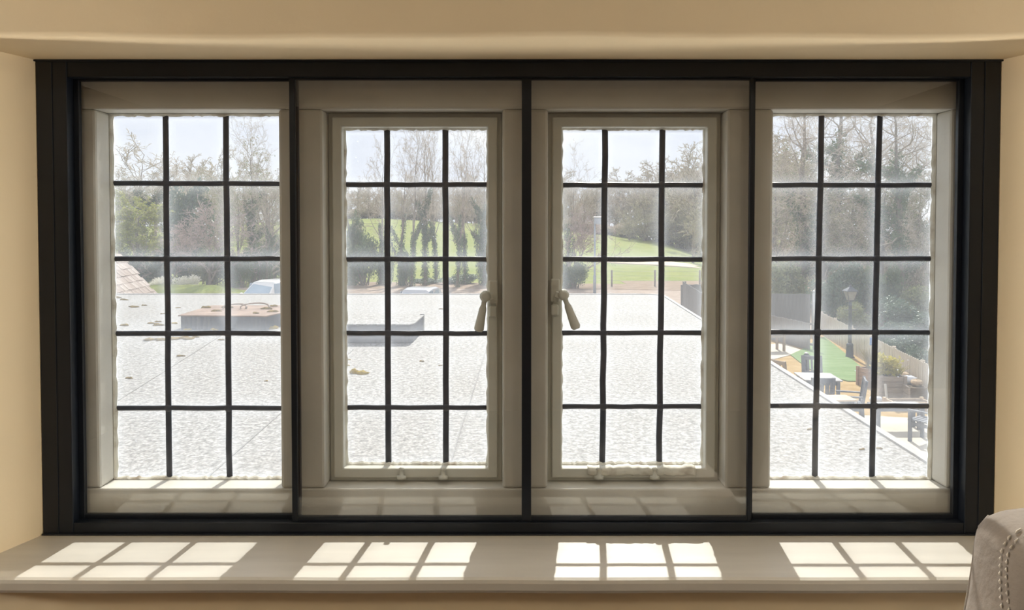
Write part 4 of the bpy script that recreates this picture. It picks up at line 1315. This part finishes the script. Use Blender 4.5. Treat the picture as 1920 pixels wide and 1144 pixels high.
# ------------------------------------------------------------------ cars
M_carw = mat('white_car_paint', (0.80, 0.80, 0.80), 0.25, noise=((0.78, 0.78, 0.79), 2, 0.4, 0.7), coat=0.6)
M_cars = mat('silver_car_paint', (0.50, 0.51, 0.54), 0.3, noise=((0.48, 0.49, 0.52), 2, 0.4, 0.7), coat=0.6, metal=0.3)
M_carglass = mat('car_window_sky', (0.26, 0.36, 0.46), 0.05, noise=((0.32, 0.42, 0.52), 2, 0.4, 0.7), coat=1.0, spec=1.0)  # pale blue of the reflected sky put into the base colour
M_tyre = mat('tyre_rubber', (0.03, 0.03, 0.03), 0.8, noise=((0.05, 0.05, 0.05), 20, 0.4, 0.7))
M_plastic = mat('black_plastic', (0.04, 0.04, 0.045), 0.5, noise=((0.05, 0.05, 0.055), 20, 0.4, 0.7))


def loft(rings):
    b = MB(); n = len(rings[0])
    vs = [p for r in rings for p in r]
    fs = []
    for i in range(len(rings) - 1):
        for k in range(n):
            fs.append((i * n + k, i * n + (k + 1) % n, (i + 1) * n + (k + 1) % n, (i + 1) * n + k))
    fs.append(tuple(range(n))[::-1]); fs.append(tuple((len(rings) - 1) * n + k for k in range(n)))
    return b.add(vs, fs)


def car(loc, rz, L, W, H, paint, label):
    """+x is the front of the car"""
    t = thing('car', loc, rz, label=label, cat='car')
    hw = W / 2
    belt = 0.58 * H

    def sec(x, z0, z1, w0, w1):
        return [(x, -w0, z0), (x, w0, z0), (x, w1, z1 - 0.06), (x, w1 - 0.06, z1), (x, -w1 + 0.06, z1), (x, -w1, z1 - 0.06)]
    body = loft([sec(-L / 2, 0.42, belt - 0.12, hw - 0.14, hw - 0.16), sec(-L / 2 + 0.12, 0.28, belt, hw - 0.03, hw - 0.05), sec(-L * 0.1, 0.22, belt + 0.02, hw, hw - 0.02),
                 sec(L * 0.16, 0.22, belt, hw, hw - 0.03), sec(L / 2 - 0.35, 0.26, belt - 0.16, hw - 0.04, hw - 0.08), sec(L / 2 - 0.04, 0.32, belt - 0.28, hw - 0.14, hw - 0.18), sec(L / 2, 0.36, belt - 0.36, hw - 0.2, hw - 0.24)])
    o = body.build('body', paint, None, origin=(0, 0, 0), bevel=0.02); o.parent = t
    xs_ = (-L / 2 + 0.15, -L / 2 + 0.55, L * 0.04, L * 0.20)
    cab = loft([[(x, -w_, belt - 0.03), (x, w_, belt - 0.03), (x2, w2, z), (x2, w2 - 0.12, z + 0.05), (x2, -w2 + 0.12, z + 0.05), (x2, -w2, z)] for x, x2, w_, w2, z in (
        (xs_[0], xs_[0] + 0.22, hw - 0.08, hw - 0.22, H - 0.14), (-L * 0.3, -L * 0.29, hw - 0.06, hw - 0.19, H - 0.06), (-L * 0.05, -L * 0.06, hw - 0.05, hw - 0.18, H - 0.05), (L * 0.22, L * 0.06, hw - 0.08, hw - 0.22, H - 0.12))])
    o = cab.build('cabin', paint, None, origin=(0, 0, 0), bevel=0.025); o.parent = t
    # glazing a little proud of the cabin shell

    def gq(name, q, n):
        n = Vector(n).normalized() * 0.012
        vs = [Vector(p) + n for p in q] + [Vector(p) - n * 2 for p in q]
        o = MB().add(vs, [(0, 1, 2, 3), (7, 6, 5, 4), (0, 4, 5, 1), (1, 5, 6, 2), (2, 6, 7, 3), (3, 7, 4, 0)]).build(name, M_carglass, None, origin=(0, 0, 0))
        o.parent = t
    fx0, fx1 = L * 0.22, L * 0.06
    gq('windscreen', [(fx0 - 0.03, -hw + 0.17, belt + 0.03), (fx0 - 0.03, hw - 0.17, belt + 0.03), (fx1 + 0.035, hw - 0.30, H - 0.16), (fx1 + 0.035, -hw + 0.30, H - 0.16)], (H - belt, 0, fx0 - fx1))
    rx0 = xs_[0]
    gq('rear_window', [(rx0 + 0.02, hw - 0.2, belt + 0.05), (rx0 + 0.02, -hw + 0.2, belt + 0.05), (rx0 + 0.17, -hw + 0.32, H - 0.2), (rx0 + 0.17, hw - 0.32, H - 0.2)], (-(H - belt), 0, 0.22))
    for s in (-1, 1):
        for xa, xb in ((-L * 0.29, -L * 0.07), (-L * 0.05, L * 0.10)):
            gq('side_window', [(xa, s * (hw - 0.062), belt + 0.03), (xb + (0.06 if xb > 0 else 0), s * (hw - 0.062), belt + 0.03), (xb - 0.02, s * (hw - 0.178), H - 0.14), (xa + 0.02, s * (hw - 0.178), H - 0.14)], (0, s * 1.0, 0.25))
        o = MB().blob((L * 0.17, s * (hw + 0.08), belt + 0.05), (0.07, 0.11, 0.08), random.Random(1), 0.02, 10, 6).build('wing_mirror', paint, None, True, origin=(0, 0, 0)); o.parent = t
        o = MB().obox((L / 2 - 0.12, s * (hw - 0.30), belt - 0.30), (L / 2 - 0.16, s * (hw - 0.12), belt - 0.26), 0.08, 0.12).build('headlight', M_lantern, None, origin=(0, 0, 0), bevel=0.02); o.parent = t
        for x in (-L * 0.31, L * 0.30):
            o = MB().tube([(x, s * (hw - 0.2), 0.33), (x, s * (hw + 0.005), 0.33)], 0.33, 20).build('wheel', M_tyre, None, origin=(0, 0, 0), bevel=0.02); o.parent = t
            c = MB().tube([(x, s * (hw - 0.02), 0.33), (x, s * (hw + 0.015), 0.33)], 0.2, 16).build('hubcap', M_galv, None, origin=(0, 0, 0)); c.parent = o
    o = MB().box(L / 2 - 0.07, L / 2 + 0.012, -hw + 0.35, hw - 0.35, 0.40, 0.62).build('grille', M_plastic, None, origin=(0, 0, 0), bevel=0.02); o.parent = t
    return t


p = at(474, 545, 36.4)
car((p.x + 0.35, 37.6, GROUND_Z + 0.02), math.radians(-112), 4.5, 1.86, 1.72, M_carw, 'white car with pale windscreen parked beyond the flat roof')
p = at(786, 545, 36.4)
car((p.x, 35.7, GROUND_Z + 0.02), math.radians(-100), 4.1, 1.76, 1.47, M_cars, 'silver car just peeping over the edge of the flat roof')

# ------------------------------------------------------------------ garden furniture
M_furn = mat('grey_painted_furniture', (0.13, 0.145, 0.175), 0.6, noise=((0.19, 0.20, 0.23), 12, 0.4, 0.7))
M_teak = mat('weathered_teak', (0.30, 0.23, 0.16), 0.75, noise=((0.38, 0.30, 0.22), 10, 0.4, 0.7, (6, 1, 1)))
M_tabletop = mat('grey_table_boards', (0.38, 0.37, 0.37), 0.6, noise=((0.46, 0.45, 0.45), 8, 0.4, 0.7, (6, 1, 1)))
M_lightwood = mat('pale_new_timber', (0.56, 0.44, 0.32), 0.8, noise=((0.64, 0.52, 0.39), 8, 0.4, 0.7, (1, 6, 1)))


def part(b, name, m, t, bevel=0.0):
    o = b.build(name, m, None, origin=(0, 0, 0), bevel=bevel)
    o.parent = t
    return o


def make_chair(m, label, W=0.52, H=0.95, back_slats=5, arms=False):
    """seat faces +y, back rest at -y"""
    t = thing('garden_chair', (0, 0, 0), label=label, cat='chair')
    w = W / 2
    for sx in (-1, 1):
        part(MB().obox((sx * (w - 0.03), 0.22, 0), (sx * (w - 0.03), 0.22, 0.62 if arms else 0.43), 0.06, 0.06, (0, 1, 0)), 'leg', m, t)
        part(MB().obox((sx * (w - 0.03), -0.25, 0), (sx * (w - 0.03), -0.23, 0.44), 0.06, 0.06, (0, 1, 0)), 'leg', m, t)
        part(MB().obox((sx * (w - 0.03), -0.23, 0.44), (sx * (w - 0.03), -0.31, H), 0.06, 0.055, (0, 1, 0)), 'back_post', m, t)
        part(MB().obox((sx * (w - 0.03), -0.22, 0.36), (sx * (w - 0.03), 0.22, 0.36), 0.03, 0.07), 'seat_rail', m, t)
        if arms:
            part(MB().obox((sx * (w - 0.03), -0.26, 0.63), (sx * (w - 0.03), 0.27, 0.63), 0.07, 0.03), 'armrest', m, t)
    for k in range(6):
        y = -0.2 + 0.086 * k
        part(MB().box(-w + 0.01, w - 0.01, y - 0.033, y + 0.033, 0.42, 0.445), 'seat_slat', m, t)
    part(MB().obox((-w, -0.305, H - 0.06), (w, -0.305, H - 0.06), 0.035, 0.10), 'top_rail', m, t)
    part(MB().obox((-w, -0.245, 0.52), (w, -0.245, 0.52), 0.035, 0.06), 'lower_rail', m, t)
    for k in range(back_slats):
        x = (k - (back_slats - 1) / 2) * (W - 0.16) / max(1, back_slats - 1)
        part(MB().obox((x, -0.248, 0.54), (x, -0.30, H - 0.09), 0.045, 0.018, (0, 1, 0)), 'back_slat', m, t)
    return t


def set_at(t, loc, rz):
    t.location = loc
    t.rotation_euler = (0, 0, rz)
    return t


GZ = GROUND_Z + 0.03


def make_table(loc, rz, Lx, Ly, H, m_top, m_leg, label, boards=6):
    t = thing('garden_table', loc, rz, label=label, cat='table')
    bw = Ly / boards
    for k in range(boards):
        part(MB().box(-Lx / 2, Lx / 2, -Ly / 2 + k * bw + 0.005, -Ly / 2 + (k + 1) * bw - 0.005, H - 0.03, H), 'table_board', m_top, t)
    for sx in (-1, 1):
        for sy in (-1, 1):
            part(MB().box(sx * (Lx / 2 - 0.08) - 0.035, sx * (Lx / 2 - 0.08) + 0.035, sy * (Ly / 2 - 0.08) - 0.035, sy * (Ly / 2 - 0.08) + 0.035, 0, H - 0.03), 'leg', m_leg, t)
        part(MB().box(sx * (Lx / 2 - 0.08) - 0.015, sx * (Lx / 2 - 0.08) + 0.015, -Ly / 2 + 0.08, Ly / 2 - 0.08, H - 0.13, H - 0.03), 'apron', m_leg, t)
    for sy in (-1, 1):
        part(MB().box(-Lx / 2 + 0.08, Lx / 2 - 0.08, sy * (Ly / 2 - 0.08) - 0.015, sy * (Ly / 2 - 0.08) + 0.015, H - 0.13, H - 0.03), 'apron', m_leg, t)
    return t


TZ = GZ + 0.74
ta, tb = on_level(1501, 699, TZ), on_level(1567, 713, TZ)
tc_ = Vector(((ta.x + tb.x) / 2, (ta.y + tb.y) / 2, GZ))
make_table(tc_, math.radians(-6), 0.86, 0.95, 0.74, M_tabletop, M_furn, 'small grey garden table between slatted chairs by the lawn')
chair0 = make_chair(M_furn, 'grey slatted chair with its back to the window, at the small table')
c = at(1533, 742, 17.0)
set_at(chair0, (c.x, 16.95, GZ), math.radians(-4))
ch = copy_tree(chair0); ch['label'] = 'grey slatted chair on the lawn side of the small table'
c = at(1531, 700, 19.2)
set_at(ch, (c.x, 19.3, GZ), math.pi - 0.1)
# arm chair seen from behind, right of the table
ch = make_chair(M_furn, 'grey slatted armchair turned sideways right of the small table', W=0.62, H=1.0, back_slats=6, arms=True)
c = at(1590, 742, 16.6)
set_at(ch, (c.x - 0.05, 16.4, GZ), math.radians(70))
ch = make_chair(M_teak, 'brown wooden chair half hidden by the edge of the flat roof', W=0.5, H=0.92, back_slats=4)
c = at(1474, 695, 19.2)
set_at(ch, (c.x, 19.2, GZ), math.radians(-62))
ch = make_chair(M_furn, 'dark chair at the right edge of the paved patio', W=0.55, H=0.98, back_slats=5, arms=True)
c = at(1737, 800, 14.6)
set_at(ch, (c.x + 0.16, 14.85, GROUND_Z + 0.05), math.radians(35))
# timber table near the patio
make_table((6.74, 15.6, GZ), math.radians(3), 0.8, 0.5, 0.74, M_lightwood, M_furn, 'pale timber table nearest the edge of the flat roof', 4)
make_table((8.2, 15.86, GROUND_Z + 0.045), math.radians(2), 1.05, 0.4, 0.53, M_tabletop, M_furn, 'low pale topped bench table with dark legs on the patio', 3)
# far picnic bench
p = on_level(1452, 660, GROUND_Z)
t = make_table((p.x - 0.1, p.y, GROUND_Z + 0.05), math.radians(12), 0.85, 0.6, 0.62, M_tabletop, M_teak, 'small dark table on the paved corner by the grey fence', 4)
# dome topped post behind the table
p = at(1512, 684, 19.9)
t = thing('bollard_light', (p.x, 19.9, GZ), label='small dark dome topped bollard behind the small table', cat='bollard')
MB().tube([(p.x, 19.9, GZ), (p.x, 19.9, GZ + 0.82)], 0.035, 10).build('stem', M_iron, t, True)
MB().lathe([(0.10, 0.80), (0.105, 0.84), (0.085, 0.91), (0.04, 0.95)], (p.x, 19.9, GZ), 14).build('dome', M_iron, t, True)
MB().lathe([(0.06, 0.951), (0.045, 0.975), (0.01, 0.985)], (p.x, 19.9, GZ), 12).build('cap', M_white, t, True)

# ------------------------------------------------------------------ planters
M_planter = mat('planter_timber', (0.33, 0.23, 0.17), 0.85, noise=((0.42, 0.31, 0.24), 6, 0.4, 0.7, (1, 1, 5)))
M_planter2 = mat('grey_brown_timber', (0.33, 0.28, 0.24), 0.85, noise=((0.41, 0.36, 0.31), 6, 0.4, 0.7, (1, 1, 5)))
M_soil = mat('potting_soil', (0.10, 0.075, 0.05), 1.0, noise=((0.16, 0.12, 0.08), 30, 0.4, 0.7))


def planter(px, py, Lx, Ly, H, m, rz, label, boards=4):
    p = on_level(px, py, GZ)
    t = thing('planter', p, rz, label=label, cat='planter')
    for k in range(boards):
        za, zb = H * k / boards + 0.004, H * (k + 1) / boards - 0.004
        part(MB().box(-Lx / 2, Lx / 2, -Ly / 2, -Ly / 2 + 0.03, za, zb), 'plank', m, t)
        part(MB().box(-Lx / 2, Lx / 2, Ly / 2 - 0.03, Ly / 2, za, zb), 'plank', m, t)
        part(MB().box(-Lx / 2, -Lx / 2 + 0.03, -Ly / 2 + 0.03, Ly / 2 - 0.03, za, zb), 'plank', m, t)
        part(MB().box(Lx / 2 - 0.03, Lx / 2, -Ly / 2 + 0.03, Ly / 2 - 0.03, za, zb), 'plank', m, t)
    for sx in (-1, 1):
        for sy in (-1, 1):
            part(MB().box(sx * (Lx / 2 + 0.005) - 0.035, sx * (Lx / 2 + 0.005) + 0.035, sy * (Ly / 2 + 0.005) - 0.035, sy * (Ly / 2 + 0.005) + 0.035, 0, H + 0.02), 'corner_post', m, t)
    part(MB().box(-Lx / 2 + 0.03, Lx / 2 - 0.03, -Ly / 2 + 0.03, Ly / 2 - 0.03, 0.02, H - 0.06), 'soil', M_soil, t)
    return p


pa = planter(1631, 724, 0.42, 0.42, 0.50, M_planter, 0.2, 'small red brown timber planter holding the straw coloured grass')
pb = planter(1666, 742, 0.58, 0.58, 0.55, M_planter2, -0.15, 'large grey brown timber planter holding the golden shrub')
pc = planter(1703, 766, 0.90, 0.46, 0.20, M_lightwood, 0.02, 'low raised bed of pale new timber', 2)


def blades(loc, n, h, m, name, label, cat, seed, spread=0.5):
    rng = np.random.default_rng(seed)
    lines = []
    for i in range(n):
        a = rng.uniform(0, 6.28); s = rng.uniform(0.1, 1) * spread
        hh = h * rng.uniform(0.6, 1.1)
        b0 = np.array([math.cos(a) * 0.08 * rng.random(), math.sin(a) * 0.08 * rng.random(), 0])
        d = np.array([math.cos(a), math.sin(a), 0])
        lines.append((np.array([b0, b0 + d * s * hh * 0.25 + [0, 0, hh * 0.55], b0 + d * s * hh * 0.75 + [0, 0, hh * 0.95]]), np.array([0.011, 0.009, 0.003])))
    t = thing(name, loc, label=label, cat=cat)
    o = link('blades', tubes_mesh('blades', lines, m, 3), t)
    o['kind'] = 'stuff'
    return t


blades((pa.x, pa.y, GZ + 0.43), 150, 0.62, M_straw, 'ornamental_grass', 'tuft of straw coloured ornamental grass in the small planter', 'grass plant', 3, 0.7)
sh = bush_meshes(41, 0.42, 0.32, 0.34, 1300, 0.045, M_gold, 12)
place_tree(sh, (pb.x - 0.05, pb.y, GZ + 0.48), 1.0, 0.4, 'golden yellow leaved shrub in the large planter', None, 'golden_shrub', 'shrub')
blades((pb.x + 0.28, pb.y + 0.1, GZ + 0.48), 60, 0.28, M_gold, 'golden_sedge', 'low golden sedge at the right end of the large planter', 'grass plant', 5, 1.2)

# soil bed along the fence with pale stones and a white sack on it
FX = lambda y: 10.1 + (y - 17.0) / 13.7 * 2.55
BED = 0.38
bed = thing('soil_bed', (FX(19.4) - 0.3, 19.4, GZ), label='raised soil bed along the foot of the slatted fence', cat='soil bed')
MB().prism([(FX(18.35) - 0.52, 18.35), (FX(18.35) - 0.08, 18.35), (FX(20.6) - 0.08, 20.6), (FX(20.6) - 0.52, 20.6)], GZ, GZ + BED - 0.03).build('soil', M_soil, bed)
for za in (0.0, BED / 2):
    MB().obox((FX(18.3) - 0.54, 18.32, GZ + za + BED / 4), (FX(20.6) - 0.54, 20.62, GZ + za + BED / 4), 0.05, BED / 2 - 0.01).build('sleeper', M_planter2, bed, bevel=0.01)
M_rock = mat('tan_sandstone', (0.56, 0.42, 0.28), 0.9, noise=((0.66, 0.54, 0.40), 6, 0.4, 0.7), bump=(12, 0.6, 0.03))
for k, (d, r) in enumerate(((20.35, 0.12), (20.0, 0.14), (19.6, 0.15), (19.24, 0.12), (18.62, 0.15))):
    x = FX(d) - 0.26
    tag(MB().blob((x, d, GZ + BED + r * 0.35), (r, r * 0.9, r * 0.6), RNG, 0.14, 9, 6).build('sandstone_rock', M_rock, None, False, origin=(x, d, GZ + BED)),
        ['tan rock nearest the large planter', 'second tan rock from the large planter', 'middle tan rock of the row by the slatted fence', 'tan rock just behind the crumpled white sack', 'tan rock at the right end of the row by the fence'][k], 'rock', 'rocks by the fence')
M_sack = mat('white_woven_sack', (0.70, 0.73, 0.80), 0.7, noise=((0.60, 0.63, 0.70), 12, 0.4, 0.7), bump=(14, 0.8, 0.03))
sx, sy = FX(18.95) - 0.36, 18.95
tag(MB().blob((sx, sy, GZ + BED + 0.05), (0.24, 0.15, 0.12), RNG, 0.10, 16, 9).build('white_sack', M_sack, None, True, origin=(sx, sy, GZ + BED)), 'crumpled white sack lying on the raised soil bed', 'sack')
p = on_level(1643, 752, GZ)
tag(MB().blob((p.x, p.y, GZ + 0.05), (0.18, 0.14, 0.07), RNG, 0.10, 14, 8).build('white_sack', M_sack, None, True, origin=(p.x, p.y, GZ)), 'small flat white bag at the foot of the large planter', 'sack')
p = on_level(1663, 752, GZ)
tag(MB().obox((p.x, p.y, GZ), (p.x - 0.03, p.y + 0.03, GZ + 0.42), 0.06, 0.05).build('white_stake', M_white, None, origin=(p.x, p.y, GZ), bevel=0.01), 'short white stake in front of the large planter', 'stake')
M_blue = mat('blue_plastic', (0.10, 0.24, 0.62), 0.5, noise=((0.14, 0.30, 0.68), 8, 0.4, 0.7))
p = at(1623, 640, 23.0)
p.x = 10.1 + 6.0 / 13.7 * 2.55 - 0.06
p.y = 23.0
tag(MB().box(p.x - 0.11, p.x + 0.03, 22.97, 22.99, p.z - 0.12, p.z + 0.12).build('blue_sign', M_blue, None, origin=p, bevel=0.01), 'small blue sign hanging on the slatted fence', 'sign')

# ------------------------------------------------------------------ armchair in the corner of the room
M_suede = mat('grey_brown_suede', (0.30, 0.265, 0.235), 0.85, noise=((0.24, 0.21, 0.185), 14, 0.35, 0.7), bump=(38, 0.6, 0.006), spec=0.2)
M_thread = mat('pale_thread', (0.62, 0.57, 0.50), 0.7, noise=((0.55, 0.50, 0.44), 30, 0.4, 0.7))
YC = 1.17
ac = thing('armchair', (1.05, YC - 0.3, 0), label='grey brown suede armchair with stitched backrest below the window', cat='armchair')
XC, NE = 1.095, 3.4
HALF = [(z - 0.034, h) for z, h in [(0.42, 0.43), (0.60, 0.41), (0.75, 0.385), (0.85, 0.362), (0.90, 0.349), (0.95, 0.338), (0.985, 0.330), (1.005, 0.320), (1.018, 0.302), (1.026, 0.276), (1.030, 0.235), (1.032, 0.16), (1.033, 0.05)]]


def back_half(z):
    for (za, a), (zb, c) in zip(HALF, HALF[1:]):
        if z <= zb:
            return a + (c - a) * max(0, (z - za) / (zb - za))
    return 0.05


def back_dep(z):
    return 0.115 if z < 0.93 else 0.115 * math.sqrt(max(0.02, 1 - ((z - 0.93) / 0.0712) ** 2))


def sup(a, n=NE):
    c, s = math.cos(a), math.sin(a)
    return math.copysign(abs(c) ** (2 / n), c), math.copysign(abs(s) ** (2 / n), s)


rings = []
NR = 48
for z in np.concatenate([np.linspace(0.42, 0.92, 16), np.linspace(0.93, 0.999, 16)]):
    a, d = back_half(z), back_dep(z)
    ring_ = []
    for k in range(NR):
        c, s = sup(2 * math.pi * k / NR)
        lump = 0.0012 * math.sin(z * 37 + k * 1.7) + 0.001 * math.sin(z * 21 - k * 0.9)
        ring_.append((XC + a * c + lump * c, YC + (0.93 - z) * -0.12 + (d + lump) * s, z))
    rings.append(ring_)
loft(rings).build('backrest', M_suede, ac, smooth=True)


def side_x(y, z):
    """left flank of the backrest"""
    yc = YC - (0.93 - z) * 0.12
    q = min(0.999, abs((y - yc) / back_dep(z)))
    return XC - back_half(z) * (1 - q ** NE) ** (1 / NE)


b = MB()
for off in (0.0, 0.0125):
    for k in range(17):
        z = 0.984 - 0.0105 * k
        y = 1.152 - off - 0.9 * max(0, 0.955 - z) ** 1.4
        z2 = z - 0.0070
        y2 = y - 0.0022
        if side_x(y, z) > 0.9:
            continue
        p0 = Vector((side_x(y, z) - 0.002, y, z)); p1 = Vector((side_x(y2, z2) - 0.002, y2, z2))
        b.tube([p0, (p0 + p1) / 2 + Vector((-0.0015, 0, 0)), p1], [0.0009, 0.0018, 0.0009], 6)
b.build('stitching', M_thread, ac, smooth=True)
pts = []
for k in range(26):
    z = 0.972 - 0.54 * k / 25
    y = YC - (0.93 - z) * 0.12 + back_dep(z) * 0.62
    pts.append((side_x(y, z) - 0.0005, y, z))
MB().tube(pts, 0.0032, 6).build('piping', M_suede, ac, smooth=True)


def cushion(name, x0, x1, y0, y1, z0, z1, n=4.0):
    rr = []
    for i in range(13):
        t = -1 + 2 * i / 12
        k = (1 - abs(t) ** 4) ** 0.25 if abs(t) < 1 else 0.15
        k = max(0.35, k)
        rr.append([((x0 + x1) / 2 + (x1 - x0) / 2 * k ** 0.3 * sup(2 * math.pi * j / 28, n)[0], (y0 + y1) / 2 + (y1 - y0) / 2 * k ** 0.3 * sup(2 * math.pi * j / 28, n)[1], (z0 + z1) / 2 + (z1 - z0) / 2 * t) for j in range(28)])
    loft(rr).build(name, M_suede, ac, smooth=True)


cushion('seat_cushion', 0.72, 1.36, 0.42, 1.04, 0.30, 0.47)
cushion('base', 0.66, 1.42, 0.46, 1.18, 0.05, 0.31)
cushion('armrest', 0.55, 0.72, 0.42, 1.10, 0.06, 0.62)
cushion('armrest', 1.36, 1.53, 0.42, 1.10, 0.06, 0.62)
for x in (0.66, 1.42):
    for y in (0.50, 1.06):
        MB().lathe([(0.022, 0), (0.03, 0.065)], (x, y, 0), 10).build('foot', M_plastic, ac)
